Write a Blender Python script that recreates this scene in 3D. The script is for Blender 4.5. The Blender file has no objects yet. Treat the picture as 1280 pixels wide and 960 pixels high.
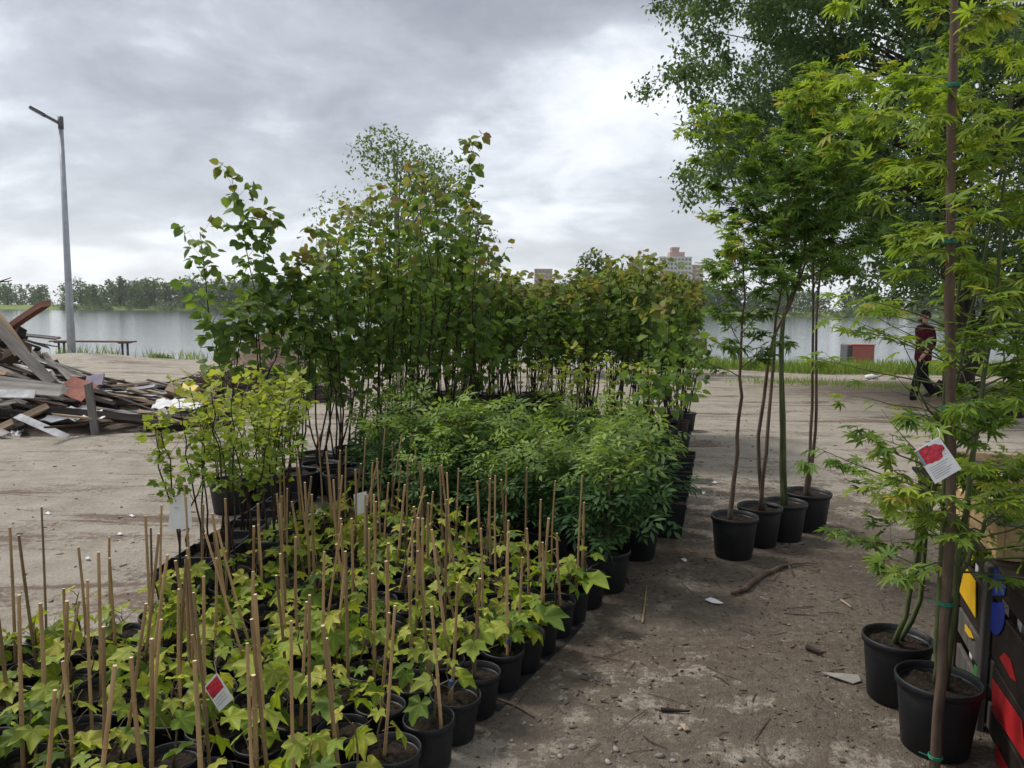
import bpy, bmesh, math, random
import numpy as np
from mathutils import Vector, Matrix, noise, Quaternion

R = math.radians
scn = bpy.context.scene
col = scn.collection
rng = random.Random(11)

# ------------------------------------------------------------------ camera
CAM_H, FPX, CX, CY = 1.65, 960.0, 640.0, 480.0
PITCH, ROLL = R(5.65), R(0.5)
cam = bpy.data.cameras.new('camera'); camo = bpy.data.objects.new('camera', cam)
col.objects.link(camo); scn.camera = camo
cam.sensor_width = 36.0; cam.lens = 36.0 * FPX / 1280.0
cam.clip_start = 0.05; cam.clip_end = 6000
CM = Matrix.Translation((0, 0, CAM_H)) @ Matrix.Rotation(math.pi / 2 - PITCH, 4, 'X') @ Matrix.Rotation(ROLL, 4, 'Z')
camo.matrix_world = CM

# ------------------------------------------------------------------ light and sky
SUN_EL, SUN_AZ = R(52), R(-60)          # azimuth from +Y towards +X
sd = bpy.data.lights.new('sun', 'SUN'); so = bpy.data.objects.new('sun', sd); col.objects.link(so)
sd.energy = 1.5; sd.angle = R(14); sd.color = (1.0, 0.95, 0.88)
svec = Vector((math.sin(SUN_AZ) * math.cos(SUN_EL), math.cos(SUN_AZ) * math.cos(SUN_EL), math.sin(SUN_EL)))
so.rotation_euler = svec.to_track_quat('Z', 'Y').to_euler()
so.location = svec * 50
scn.view_settings.view_transform = 'Standard'; scn.view_settings.look = 'None'
scn.view_settings.gamma = 1.0; scn.view_settings.exposure = 1.15
scn.view_settings.use_curve_mapping = False
scn.cycles.max_bounces = 6; scn.cycles.transparent_max_bounces = 4
scn.cycles.diffuse_bounces = 3; scn.cycles.transmission_bounces = 4

w = bpy.data.worlds.new('World'); scn.world = w; w.use_nodes = True
nt = w.node_tree; nt.nodes.clear()
def wn(t, **k):
    n = nt.nodes.new(t)
    for a, b in k.items(): setattr(n, a, b)
    return n
def wl(a, b): nt.links.new(a, b)
def wmath(op, a, b=None, clamp=False):
    n = wn('ShaderNodeMath', operation=op, use_clamp=clamp)
    for i, v in enumerate((a, b)):
        if v is None: continue
        if isinstance(v, (int, float)): n.inputs[i].default_value = v
        else: wl(v, n.inputs[i])
    return n.outputs[0]
tc = wn('ShaderNodeTexCoord'); sp = wn('ShaderNodeSeparateXYZ'); wl(tc.outputs['Generated'], sp.inputs[0])
zc = wmath('ADD', wmath('MAXIMUM', sp.outputs[2], 0.0), 0.26)
cb = wn('ShaderNodeCombineXYZ')
wl(wmath('DIVIDE', sp.outputs[0], zc), cb.inputs[0]); wl(wmath('DIVIDE', sp.outputs[1], zc), cb.inputs[1])
def wnoise(scale, detail, rough, off, dist=0.0):
    mp = wn('ShaderNodeMapping'); wl(cb.outputs[0], mp.inputs[0])
    mp.inputs['Location'].default_value = off
    n = wn('ShaderNodeTexNoise'); wl(mp.outputs[0], n.inputs['Vector'])
    n.inputs['Scale'].default_value = scale; n.inputs['Detail'].default_value = detail
    n.inputs['Roughness'].default_value = rough; n.inputs['Distortion'].default_value = dist
    return n.outputs[0]
SKY_OFF = (-22.2, -16.1, 0.0)
n1 = wnoise(0.85, 10, 0.52, SKY_OFF, 0.3)
n2 = wnoise(3.2, 8, 0.6, (SKY_OFF[0] + 9, SKY_OFF[1] - 4, 2.0), 0.4)
mixn = wmath('ADD', wmath('MULTIPLY', n1, 0.74), wmath('MULTIPLY', n2, 0.26))
rp = wn('ShaderNodeValToRGB'); wl(mixn, rp.inputs[0])
e = rp.color_ramp.elements
e[0].position = 0.39; e[0].color = (0.46, 0.472, 0.49, 1)
e[1].position = 0.63; e[1].color = (0.128, 0.135, 0.152, 1)
for pos, c in ((0.43, (0.40, 0.412, 0.435, 1)), (0.462, (0.325, 0.337, 0.362, 1)), (0.50, (0.235, 0.246, 0.27, 1)), (0.56, (0.168, 0.177, 0.197, 1))):
    x = e.new(pos); x.color = c
# airlight towards the horizon: the far cloud base fades to a pale even grey-white all round
hz = wmath('POWER', wmath('SUBTRACT', 1.0, wmath('MAXIMUM', sp.outputs[2], 0.0), True), 9.0)
hm = wn('ShaderNodeMixRGB'); wl(wmath('MULTIPLY', hz, 0.55), hm.inputs[0]); wl(rp.outputs[0], hm.inputs[1])
hm.inputs[2].default_value = (0.50, 0.52, 0.545, 1)
bgc = wn('ShaderNodeBackground'); wl(hm.outputs[0], bgc.inputs[0]); bgc.inputs[1].default_value = 1.08
sky = wn('ShaderNodeTexSky', sky_type='NISHITA', sun_disc=False)
sky.sun_elevation = SUN_EL; sky.sun_rotation = SUN_AZ
bgs = wn('ShaderNodeBackground'); wl(sky.outputs[0], bgs.inputs[0]); bgs.inputs[1].default_value = 0.1
mxs = wn('ShaderNodeMixShader'); mxs.inputs[0].default_value = 0.93
wl(bgs.outputs[0], mxs.inputs[1]); wl(bgc.outputs[0], mxs.inputs[2])
wo = wn('ShaderNodeOutputWorld'); wl(mxs.outputs[0], wo.inputs[0])

# ------------------------------------------------------------------ pixel -> place
def ray(px, py):
    d = CM.to_3x3() @ Vector(((px - CX) / FPX, -(py - CY) / FPX, -1.0))
    return d
def smooth(a, b, x):
    t = min(1.0, max(0.0, (x - a) / (b - a))); return t * t * (3 - 2 * t)
def crest(x):
    return 22.6 - 1.6 * smooth(2, 9, x) + 0.5 * math.sin(x * 0.45) + 0.25 * math.sin(x * 1.3 + 1)
def gh(x, y):
    h = 0.0
    if y < 60 and abs(x) < 60:
        v = Vector((x, y, 0))
        h += 0.03 * noise.noise(v * 0.35) + 0.012 * noise.noise(v * 1.7) + 0.006 * noise.noise(v * 5.0)
        # shallow wheel ruts crossing the yard on the left
        k = smooth(-1.5, -4, x) * smooth(5, 6.5, y) * smooth(14, 11, y)
        h += -0.03 * k * (1 - abs(math.sin((y - 0.18 * x) * 1.9))) ** 2
        h += 0.22 * math.exp(-((x + 12.6) ** 2 / 3.0 + (y - 22.6) ** 2 / 1.5))
    c = crest(x)
    if y > c: h -= 2.4 * smooth(0, 9, y - c)
    if y > 300: h += 3.4 * smooth(352, 372, y + 18 * math.sin(x * 0.006) + 6 * math.sin(x * 0.021))
    return h
def P(px, py, z=0.0):
    d = ray(px, py); t = (z - CAM_H) / d.z
    return Vector((0, 0, CAM_H)) + d * t
def G(px, py):
    p = P(px, py); p.z = gh(p.x, p.y); return p
def PY(px, py, y):
    d = ray(px, py); return Vector((0, 0, CAM_H)) + d * (y / d.y)
CMI = CM.inverted()
def PX(v):
    q = CMI @ Vector(v); return (CX + FPX * q.x / -q.z, CY - FPX * q.y / -q.z)

# ------------------------------------------------------------------ materials
MATS = {}
class NT:
    def __init__(s, name):
        s.m = bpy.data.materials.new(name); s.m.use_nodes = True; s.t = s.m.node_tree; s.t.nodes.clear()
        s.out = s.n('ShaderNodeOutputMaterial'); MATS[name] = s.m
    def n(s, t, **k):
        x = s.t.nodes.new(t)
        for a, b in k.items(): setattr(x, a, b)
        return x
    def l(s, a, b): s.t.links.new(a, b)
    def put(s, inp, v):
        if isinstance(v, (int, float)): inp.default_value = v
        elif isinstance(v, tuple): inp.default_value = v if len(v) != 3 or inp.type == 'VECTOR' else (*v, 1)
        else: s.l(v, inp)
    def math(s, op, a, b=None, clamp=False):
        x = s.n('ShaderNodeMath', operation=op, use_clamp=clamp)
        s.put(x.inputs[0], a)
        if b is not None: s.put(x.inputs[1], b)
        return x.outputs[0]
    def mix(s, f, a, b, blend='MIX'):
        x = s.n('ShaderNodeMixRGB', blend_type=blend)
        s.put(x.inputs[0], f); s.put(x.inputs[1], a); s.put(x.inputs[2], b); return x.outputs[0]
    def obj(s): return s.n('ShaderNodeTexCoord').outputs['Object']
    def pos(s): return s.n('ShaderNodeNewGeometry').outputs['Position']
    def noise(s, vec, scale, detail=4, rough=0.55, sc=None, dist=0.0):
        if sc:
            mp = s.n('ShaderNodeMapping'); s.l(vec, mp.inputs[0]); mp.inputs['Scale'].default_value = sc; vec = mp.outputs[0]
        x = s.n('ShaderNodeTexNoise'); s.l(vec, x.inputs['Vector'])
        x.inputs['Scale'].default_value = scale; x.inputs['Detail'].default_value = detail
        x.inputs['Roughness'].default_value = rough; x.inputs['Distortion'].default_value = dist
        return x.outputs[0]
    def ramp(s, f, stops):
        x = s.n('ShaderNodeValToRGB'); s.put(x.inputs[0], f); el = x.color_ramp.elements
        el[0].position = stops[0][0]; el[1].position = stops[-1][0]
        for p, c in stops[1:-1]: el.new(p)
        for q, (p, c) in zip(el, sorted(stops)): q.position = p; q.color = (*c, 1) if len(c) == 3 else c
        return x.outputs[0]
    def step(s, v, a, b):
        x = s.n('ShaderNodeMapRange', interpolation_type='SMOOTHSTEP'); s.put(x.inputs[0], v)
        x.inputs[1].default_value = a; x.inputs[2].default_value = b; return x.outputs[0]
    def rnd(s):
        o = s.n('ShaderNodeObjectInfo').outputs['Random']; g = s.n('ShaderNodeNewGeometry').outputs['Random Per Island']
        return s.math('FRACT', s.math('ADD', o, g))
    def bump(s, h, strength=0.4, dist=0.01):
        b = s.n('ShaderNodeBump'); b.inputs['Strength'].default_value = strength; b.inputs['Distance'].default_value = dist
        s.l(h, b.inputs['Height']); return b.outputs[0]
    def bsdf(s, color, rough=0.7, spec=0.3, normal=None, metal=0.0, link=True):
        b = s.n('ShaderNodeBsdfPrincipled')
        s.put(b.inputs['Base Color'], color); s.put(b.inputs['Roughness'], rough)
        b.inputs['Specular IOR Level'].default_value = spec; b.inputs['Metallic'].default_value = metal
        if normal is not None: s.l(normal, b.inputs['Normal'])
        if link: s.l(b.outputs[0], s.out.inputs[0])
        return b
def noisy(name, a, b, scale=8, rough=0.75, spec=0.3, bump=0.3, bd=0.005, sc=None, rand=0.0, metal=0.0, detail=5):
    t = NT(name); v = t.obj(); n = t.noise(v, scale, detail, 0.6, sc)
    c = t.ramp(n, [(0.3, a), (0.7, b)])
    if rand:
        r = t.n('ShaderNodeObjectInfo').outputs['Random']
        c = t.mix(1.0, c, t.ramp(r, [(0, (1 - rand,) * 3), (1, (1 + rand * .3,) * 3)]), 'MULTIPLY')
    t.bsdf(c, rough, spec, t.bump(n, bump, bd), metal)
    return t.m
def leafmat(name, stops, tipc, trans=0.35, rough=0.58, tbright=1.5, spec=0.22, vein=0):
    t = NT(name); r = t.rnd()
    c = t.ramp(r, stops)
    at = t.n('ShaderNodeAttribute', attribute_name='tip').outputs['Fac']
    c = t.mix(at, c, t.ramp(r, tipc))
    nz = t.noise(t.pos(), 30, 3)
    if vein:
        lc = t.n('ShaderNodeAttribute', attribute_name='leafco').outputs['Vector']; sx = t.n('ShaderNodeSeparateXYZ'); t.l(lc, sx.inputs[0])
        an = t.math('DIVIDE', t.math('ARCTAN2', sx.outputs[0], sx.outputs[1]), R(vein))
        fr = t.math('ABSOLUTE', t.math('SUBTRACT', t.math('FRACT', t.math('ADD', an, .5)), .5))
        c = t.mix(1.0, c, t.ramp(fr, [(0, (1.35, 1.3, 1.25)), (.07, (1.18, 1.15, 1.1)), (.14, (1.0,) * 3), (.5, (.78, .80, .75))]), 'MULTIPLY')
    c = t.mix(0.35, c, t.ramp(nz, [(0.3, (0.62,) * 3), (0.7, (1.0,) * 3)]), 'MULTIPLY')
    b = t.bsdf(c, rough, spec, link=False)
    tr = t.n('ShaderNodeBsdfTranslucent')
    t.l(t.mix(1.0, c, (tbright, tbright * 1.02, tbright * 0.55), 'MULTIPLY'), tr.inputs[0])
    m = t.n('ShaderNodeMixShader'); m.inputs[0].default_value = trans
    t.l(b.outputs[0], m.inputs[1]); t.l(tr.outputs[0], m.inputs[2]); t.l(m.outputs[0], t.out.inputs[0])
    return t.m

LM_VINE = leafmat('vine leaf', [(0, (.06, .11, .016)), (.4, (.14, .215, .024)), (.8, (.27, .345, .035)), (1, (.34, .34, .05))], [(0, (.36, .40, .06)), (1, (.42, .40, .08))], .35, vein=52)
LM_KAT = leafmat('heart leaf', [(0, (.075, .135, .035)), (.5, (.12, .20, .045)), (1, (.20, .28, .06))], [(0, (.19, .22, .05)), (.6, (.22, .20, .06)), (.85, (.27, .16, .08)), (1, (.17, .22, .05))], .42)
LM_MAPLE = leafmat('maple leaf', [(0, (.065, .125, .028)), (.5, (.105, .19, .036)), (1, (.155, .25, .045))], [(0, (.22, .32, .04)), (.8, (.30, .38, .05)), (1, (.40, .32, .07))], .4, vein=37)
LM_SHRUB = leafmat('shrub leaflet', [(0, (.034, .085, .038)), (.5, (.065, .14, .048)), (1, (.11, .20, .06))], [(0, (.20, .30, .06)), (1, (.28, .36, .07))], .3)
LM_NINE = leafmat('yellow green leaf', [(0, (.10, .16, .025)), (.5, (.19, .27, .04)), (1, (.30, .38, .055))], [(0, (.36, .42, .07)), (1, (.42, .42, .08))], .36)
LM_BIG = leafmat('tree leaf', [(0, (.055, .105, .045)), (.5, (.085, .15, .06)), (1, (.13, .20, .075))], [(0, (.13, .20, .07)), (1, (.17, .24, .08))], .36, .5)
LM_BIRCH = leafmat('birch leaf', [(0, (.07, .13, .04)), (.5, (.11, .18, .055)), (1, (.15, .22, .07))], [(0, (.15, .22, .07)), (1, (.18, .25, .08))], .35)
LM_FAR = leafmat('far foliage', [(0, (.045, .085, .035)), (.5, (.075, .125, .045)), (1, (.11, .16, .055))], [(0, (.16, .22, .06)), (1, (.19, .25, .07))], .2)
LM_GRASS = leafmat('grass blade', [(0, (.10, .20, .03)), (.5, (.16, .28, .04)), (1, (.24, .32, .07))], [(0, (.3, .3, .12)), (1, (.35, .33, .15))], .4)

# ground
t = NT('yard ground'); p = t.pos(); spz = t.n('ShaderNodeSeparateXYZ'); t.l(p, spz.inputs[0]); X, Y = spz.outputs[0], spz.outputs[1]
nA = t.noise(p, 0.55, 5, .6); nB = t.noise(p, 3.2, 6, .65); nC = t.noise(p, 26, 5, .7); nD = t.noise(p, 130, 3, .7); nS = t.noise(p, 1.0, 6, .68, (0.45, 2.3, 1), .7)
sand = t.ramp(nB, [(.3, (.34, .30, .245)), (.55, (.44, .395, .33)), (.75, (.52, .475, .41))])
grain = t.ramp(nD, [(.3, (.68,) * 3), (.7, (1.12,) * 3)])
sand = t.mix(1.0, sand, grain, 'MULTIPLY')
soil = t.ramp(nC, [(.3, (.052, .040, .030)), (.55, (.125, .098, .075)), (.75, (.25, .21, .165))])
litter = t.ramp(nC, [(.35, (.085, .052, .038)), (.65, (.21, .15, .115))])
# dark humus under the nursery trees plus some painted-in shade, a ragged-edged ellipse
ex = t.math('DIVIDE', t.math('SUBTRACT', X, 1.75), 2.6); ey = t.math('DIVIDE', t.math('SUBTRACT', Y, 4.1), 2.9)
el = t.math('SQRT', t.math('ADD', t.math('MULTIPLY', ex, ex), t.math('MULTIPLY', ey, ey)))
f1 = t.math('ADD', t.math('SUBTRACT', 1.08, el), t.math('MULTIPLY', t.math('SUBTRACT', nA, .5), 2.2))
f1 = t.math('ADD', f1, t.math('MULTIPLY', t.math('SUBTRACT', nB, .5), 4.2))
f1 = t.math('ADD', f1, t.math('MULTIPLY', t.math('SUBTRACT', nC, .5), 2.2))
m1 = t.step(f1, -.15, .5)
f2 = t.math('ADD', nS, t.math('MULTIPLY', t.math('SUBTRACT', nC, .5), .42))
m2 = t.math('MULTIPLY', t.step(f2, .515, .64), .85)
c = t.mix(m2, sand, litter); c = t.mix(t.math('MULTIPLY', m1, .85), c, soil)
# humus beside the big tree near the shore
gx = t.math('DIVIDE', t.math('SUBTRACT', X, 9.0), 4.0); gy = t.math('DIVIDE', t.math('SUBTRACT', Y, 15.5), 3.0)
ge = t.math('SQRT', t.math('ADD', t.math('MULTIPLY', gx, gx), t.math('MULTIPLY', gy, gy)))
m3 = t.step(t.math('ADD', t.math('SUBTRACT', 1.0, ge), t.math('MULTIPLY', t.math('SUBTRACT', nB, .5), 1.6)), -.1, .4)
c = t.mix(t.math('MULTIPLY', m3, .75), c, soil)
grass = t.ramp(nA, [(.3, (.12, .17, .045)), (.7, (.20, .25, .07))])
c = t.mix(t.step(Y, 330, 345), c, grass)
hgt = t.math('ADD', t.math('MULTIPLY', nC, .8), t.math('ADD', t.math('MULTIPLY', nD, .35), t.math('MULTIPLY', nB, .9)))
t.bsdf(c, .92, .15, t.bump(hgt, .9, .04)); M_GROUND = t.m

t = NT('lake water'); p = t.pos()
n = t.noise(p, 1.2, 4, .6, (.35, 1.6, 1)); n2 = t.noise(p, .05, 3, .5, (.3, 1.5, 1))
h = t.math('ADD', n, t.math('MULTIPLY', n2, 2.0))
b = t.bsdf((.045, .06, .065), .10, .5, t.bump(h, .22, .08)); b.inputs['IOR'].default_value = 1.33; M_WATER = t.m

# black nursery plastic with dust
t = NT('black pot plastic'); v = t.obj(); n = t.noise(v, 9, 5, .6); ro = t.n('ShaderNodeObjectInfo').outputs['Random']
c = t.ramp(n, [(.35, (.007, .008, .0105)), (.6, (.012, .0135, .0165)), (.82, (.035, .033, .032))])
t.bsdf(t.mix(t.math('MULTIPLY', ro, .22), c, (.03, .031, .033)), t.ramp(n, [(.3, (.42,) * 3), (.7, (.68,) * 3)]), .4, t.bump(n, .15, .004)); M_POT = t.m
M_SOIL = noisy('potting soil', (.010, .008, .006), (.05, .038, .03), 60, .95, .1, .9, .02)
M_SHEET = noisy('black ground cloth', (.012, .012, .013), (.035, .033, .031), 5, .75, .25, .5, .02)
t = NT('bamboo cane'); v = t.obj(); n = t.noise(v, 30, 4, .6, (1, 1, .12)); ro = t.n('ShaderNodeObjectInfo').outputs['Random']
c = t.ramp(n, [(.25, (.22, .145, .075)), (.42, (.38, .26, .135)), (.6, (.48, .35, .19)), (.75, (.54, .42, .26))])
c = t.mix(1, c, t.ramp(ro, [(0, (.35, .33, .32)), (.35, (.75, .7, .65)), (1, (1.08, 1.02, .92))]), 'MULTIPLY')
t.bsdf(c, .55, .35, t.bump(n, .2, .003)); M_CANE = t.m
M_CANE_END = noisy('cut cane end', (.55, .45, .28), (.66, .56, .38), 30)
M_BARK_D = noisy('dark twig bark', (.018, .013, .011), (.06, .043, .035), 30, .85, .2, .4, .004, (1, 1, .3))
M_BARK_MAP = noisy('brown maple bark', (.05, .035, .026), (.145, .10, .072), 25, .8, .25, .6, .006, (1, 1, .22))
M_BARK_GRN = noisy('green maple bark', (.04, .055, .022), (.10, .12, .045), 25, .7, .3, .4, .004, (1, 1, .22))
M_STEM_VINE = noisy('vine stem', (.09, .06, .035), (.2, .15, .08), 40)
M_BARK_BIG = noisy('rough tree bark', (.018, .015, .012), (.085, .07, .058), 7, .95, .1, 1.0, .06, (1, 1, .25))
M_BARK_BIRCH = noisy('pale birch bark', (.08, .07, .06), (.45, .43, .40), 6, .8, .2, .4, .01, (1, 1, 3))
M_TIE_G = noisy('green twine', (.015, .14, .085), (.03, .25, .16), 60, .5)
M_TIE_B = noisy('blue tape', (.02, .06, .22), (.04, .12, .38), 60, .5)
M_CARD = noisy('white card', (.72, .73, .74), (.82, .82, .82), 30, .35, .5, .05)
t = NT('flower photo print'); v = t.obj(); n = t.noise(v, 90, 4, .7); n2 = t.noise(v, 30, 3)
c = t.ramp(n, [(.3, (.28, .012, .03)), (.5, (.55, .02, .05)), (.68, (.70, .10, .12)), (.8, (.75, .45, .4))])
c = t.mix(t.step(n2, .56, .62), c, (.05, .07, .04)); t.bsdf(c, .35, .5); M_PHOTO = t.m
M_INK = noisy('grey print', (.35, .36, .38), (.5, .51, .53), 40, .5)
M_TEAL = noisy('teal print', (.12, .35, .36), (.2, .45, .45), 40, .5)
M_STEELG = noisy('galvanised steel', (.26, .28, .30), (.36, .385, .41), 6, .45, .5, .1, .003, None, 0, .55)
M_LAMP = noisy('dark lamp metal', (.07, .075, .08), (.11, .115, .12), 10, .5, .4, .1)
M_GLASS = noisy('lamp lens', (.55, .56, .56), (.65, .65, .65), 10, .2, .5, .0)
M_BENCH = noisy('bench wood', (.10, .065, .05), (.18, .12, .09), 6, .75, .3, .5, .01, (.2, 1, 1))
M_WG = noisy('weathered grey wood', (.15, .135, .12), (.40, .375, .345), 9, .9, .15, .7, .01, (.12, 1, 1), .55)
M_WB = noisy('brown old wood', (.055, .036, .026), (.18, .12, .085), 9, .85, .2, .6, .01, (.12, 1, 1), .5)
M_WT = noisy('tan split wood', (.27, .19, .12), (.48, .37, .26), 9, .8, .2, .5, .01, (.12, 1, 1), .35)
M_WK = noisy('charred dark wood', (.012, .011, .010), (.055, .045, .04), 9, .9, .15, .6, .01, (.12, 1, 1), .4)
M_WW = noisy('peeling white paint', (.35, .34, .33), (.68, .68, .69), 7, .75, .3, .4, .008, None, .2)
M_WR = noisy('faded red paint', (.22, .07, .05), (.40, .15, .11), 7, .75, .3, .4, .008, None, .2)
M_RUST = noisy('rust brown beam', (.085, .035, .024), (.17, .075, .05), 8, .85, .2, .6, .01, (.15, 1, 1))
M_YEL = noisy('yellow plastic', (.55, .38, .03), (.68, .5, .06), 6, .5, .4, .1)
M_LILAC = noisy('faded lilac board', (.22, .19, .25), (.34, .30, .37), 6, .8)
M_RUBBLE = noisy('rubble earth', (.035, .028, .023), (.15, .12, .095), 4, .95, .1, 1, .06)
M_TWIG = noisy('dry twigs', (.05, .035, .028), (.21, .165, .135), 3, .9, .1, .3, .005)
M_HEAP = noisy('dark brush earth', (.022, .016, .013), (.075, .055, .045), 5, .95, .1, 1, .05)
M_MOUND = noisy('brown earth mound', (.10, .075, .055), (.26, .20, .15), 3, .95, .1, 1, .06)
M_STONE = noisy('pebble stone', (.20, .18, .155), (.42, .38, .33), 5, .85, .2, .4, .01, None, .4)
M_CHIP = noisy('wood chip', (.035, .025, .02), (.17, .13, .10), 2.2, .9, .15, .3, .003)
M_PAPER = noisy('crumpled paper', (.62, .62, .62), (.75, .75, .75), 12, .8, .2, .4, .01)
M_PLY = None
t = NT('fresh pine board'); v = t.obj(); n = t.noise(v, 5, 6, .6, (.35, 5, 5), 1.2); k = t.noise(v, 6, 1, .4)
c = t.ramp(n, [(.3, (.40, .255, .13)), (.55, (.55, .38, .21)), (.75, (.62, .46, .28))])
c = t.mix(t.step(k, .70, .76), c, (.17, .085, .04)); t.bsdf(c, .6, .3, t.bump(n, .15, .003)); M_PINE = t.m
M_FENCE = noisy('dark stained board', (.016, .012, .010), (.048, .035, .028), 7, .6, .35, .4, .006, (.2, 1, 3), .3)
M_FENCE_G = noisy('grey worn board', (.05, .045, .04), (.12, .11, .10), 7, .7, .3, .4, .006, (3, 3, .2))
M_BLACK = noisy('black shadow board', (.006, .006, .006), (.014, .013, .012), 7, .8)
M_WHITE = noisy('white painted post', (.62, .62, .61), (.75, .75, .74), 9, .6)
M_PY = noisy('yellow paint', (.62, .36, .008), (.74, .45, .015), 12, .5, .4, .1)
M_PB = noisy('blue paint', (.012, .03, .26), (.02, .05, .36), 12, .5, .4, .1)
M_PR = noisy('red paint', (.42, .014, .018), (.55, .025, .03), 12, .5, .4, .1)
M_PG = noisy('green paint', (.02, .20, .035), (.04, .30, .06), 12, .5, .4, .1)
M_TARP = noisy('dull grey liner', (.045, .05, .048), (.085, .09, .085), 6, .7)
M_REDBOX = noisy('dull red metal', (.42, .13, .12), (.50, .18, .16), 4, .55, .4, .1)
M_BAG = noisy('black plastic bag', (.008, .008, .010), (.02, .02, .022), 8, .3, .5, .6, .03)
M_SKIN = noisy('skin', (.42, .24, .17), (.50, .30, .22), 20, .5, .4, .05)
M_HAIR = noisy('dark hair', (.012, .009, .007), (.035, .025, .02), 60, .6, .4, .5)
M_TROUSER = noisy('dark trousers', (.008, .008, .010), (.018, .018, .022), 30, .9, .1, .3)
M_SHOE = noisy('dark shoe', (.012, .011, .010), (.03, .028, .026), 20, .6)
t = NT('burgundy checked cloth'); v = t.obj(); w1 = t.n('ShaderNodeTexChecker'); t.l(v, w1.inputs[0]); w1.inputs['Scale'].default_value = 22
w1.inputs['Color1'].default_value = (.095, .014, .026, 1); w1.inputs['Color2'].default_value = (.035, .008, .014, 1)
t.bsdf(w1.outputs[0], .9, .1); M_SHIRT = t.m
M_CONC = noisy('pale concrete panel', (.50, .50, .49), (.60, .60, .59), .12, .85)
M_PINKB = noisy('pink brick block', (.36, .21, .18), (.46, .29, .25), .12, .85)
M_CREAM = noisy('cream facade', (.42, .39, .34), (.52, .48, .42), .12, .85)
M_WIN = noisy('far window glass', (.10, .13, .16), (.18, .21, .25), .3, .25, .5, 0)
M_BALC = noisy('cream balcony', (.55, .49, .36), (.64, .58, .46), .3, .7)

# ------------------------------------------------------------------ mesh helpers
class MB:
    def __init__(s): s.v = []; s.f = []; s.mi = []
    def add(s, vs, fs, mi=0):
        o = len(s.v); s.v += [tuple(q) for q in vs]; s.f += [[i + o for i in g] for g in fs]; s.mi += [mi] * len(fs)
    def box(s, c, size, M=None, mi=0, jit=0.0, r=None):
        vs = []
        for k in range(8):
            q = Vector(((k & 1) - .5, ((k >> 1) & 1) - .5, ((k >> 2) & 1) - .5))
            q = Vector((q.x * size[0], q.y * size[1], q.z * size[2]))
            if jit: q += Vector((r.uniform(-jit, jit), r.uniform(-jit, jit), r.uniform(-jit, jit)))
            if M is not None: q = M @ q
            vs.append(q + Vector(c))
        s.add(vs, [(0, 2, 3, 1), (4, 5, 7, 6), (0, 1, 5, 4), (2, 6, 7, 3), (0, 4, 6, 2), (1, 3, 7, 5)], mi)
    def tube(s, pts, rad, n=6, cap=True, mi=0):
        pts = [Vector(q) for q in pts]; vs = []; fs = []
        if isinstance(rad, (int, float)): rad = [rad] * len(pts)
        ref = None
        for i, q in enumerate(pts):
            d = (pts[min(i + 1, len(pts) - 1)] - pts[max(i - 1, 0)])
            d = d.normalized() if d.length > 1e-9 else Vector((0, 0, 1))
            if ref is None: ref = d.orthogonal().normalized()
            ref = ref - d * ref.dot(d)
            ref = ref.normalized() if ref.length > 1e-6 else d.orthogonal().normalized()
            b = d.cross(ref)
            for k in range(n):
                a = 2 * math.pi * k / n
                vs.append(q + (ref * math.cos(a) + b * math.sin(a)) * rad[i])
        for i in range(len(pts) - 1):
            for k in range(n):
                k2 = (k + 1) % n; fs.append((i * n + k, i * n + k2, (i + 1) * n + k2, (i + 1) * n + k))
        if cap: fs.append(tuple(range(n))[::-1]); fs.append(tuple((len(pts) - 1) * n + k for k in range(n)))
        s.add(vs, fs, mi)
    def lathe(s, prof, n=20, c=(0, 0, 0), mi=0, closed=True):
        vs = []; fs = []
        for r, z in prof:
            for k in range(n):
                a = 2 * math.pi * k / n; vs.append((c[0] + r * math.cos(a), c[1] + r * math.sin(a), c[2] + z))
        for i in range(len(prof) - 1):
            for k in range(n):
                k2 = (k + 1) % n; fs.append((i * n + k, i * n + k2, (i + 1) * n + k2, (i + 1) * n + k))
        s.add(vs, fs, mi)
    def mesh(s, name, mats, smooth=False):
        m = bpy.data.meshes.new(name); m.from_pydata(s.v, [], s.f)
        for q in (mats if isinstance(mats, (list, tuple)) else [mats]): m.materials.append(q)
        if len(m.materials) > 1: m.polygons.foreach_set('material_index', s.mi)
        if smooth: m.shade_smooth()
        m.update(); return m
    def build(s, name, mats, parent=None, smooth=False):
        return link(name, s.mesh(name, mats, smooth), parent)
def link(name, data, parent=None, loc=None, M=None):
    o = bpy.data.objects.new(name, data); col.objects.link(o); o.parent = parent
    if loc is not None: o.location = loc
    if M is not None: o.matrix_basis = M
    return o
def tag(o, label=None, cat=None, group=None, kind=None):
    if label: o['label'] = label
    if cat: o['category'] = cat
    if group: o['group'] = group
    if kind: o['kind'] = kind
    return o
def empty(name, loc, label, cat, group=None, rz=0.0):
    o = bpy.data.objects.new(name, None); col.objects.link(o); o.location = loc; o.rotation_euler.z = rz
    o.empty_display_size = .1
    return tag(o, label, cat, group)
def copy_tree(o, parent=None):
    c = o.copy(); col.objects.link(c); c.parent = parent
    for ch in o.children: copy_tree(ch, c)
    return c
def bevel(o, wdt=0.004, seg=1):
    m = o.modifiers.new('bevel', 'BEVEL'); m.width = wdt; m.segments = seg; m.limit_method = 'ANGLE'
def rdm(a, b): return rng.uniform(a, b)

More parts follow.
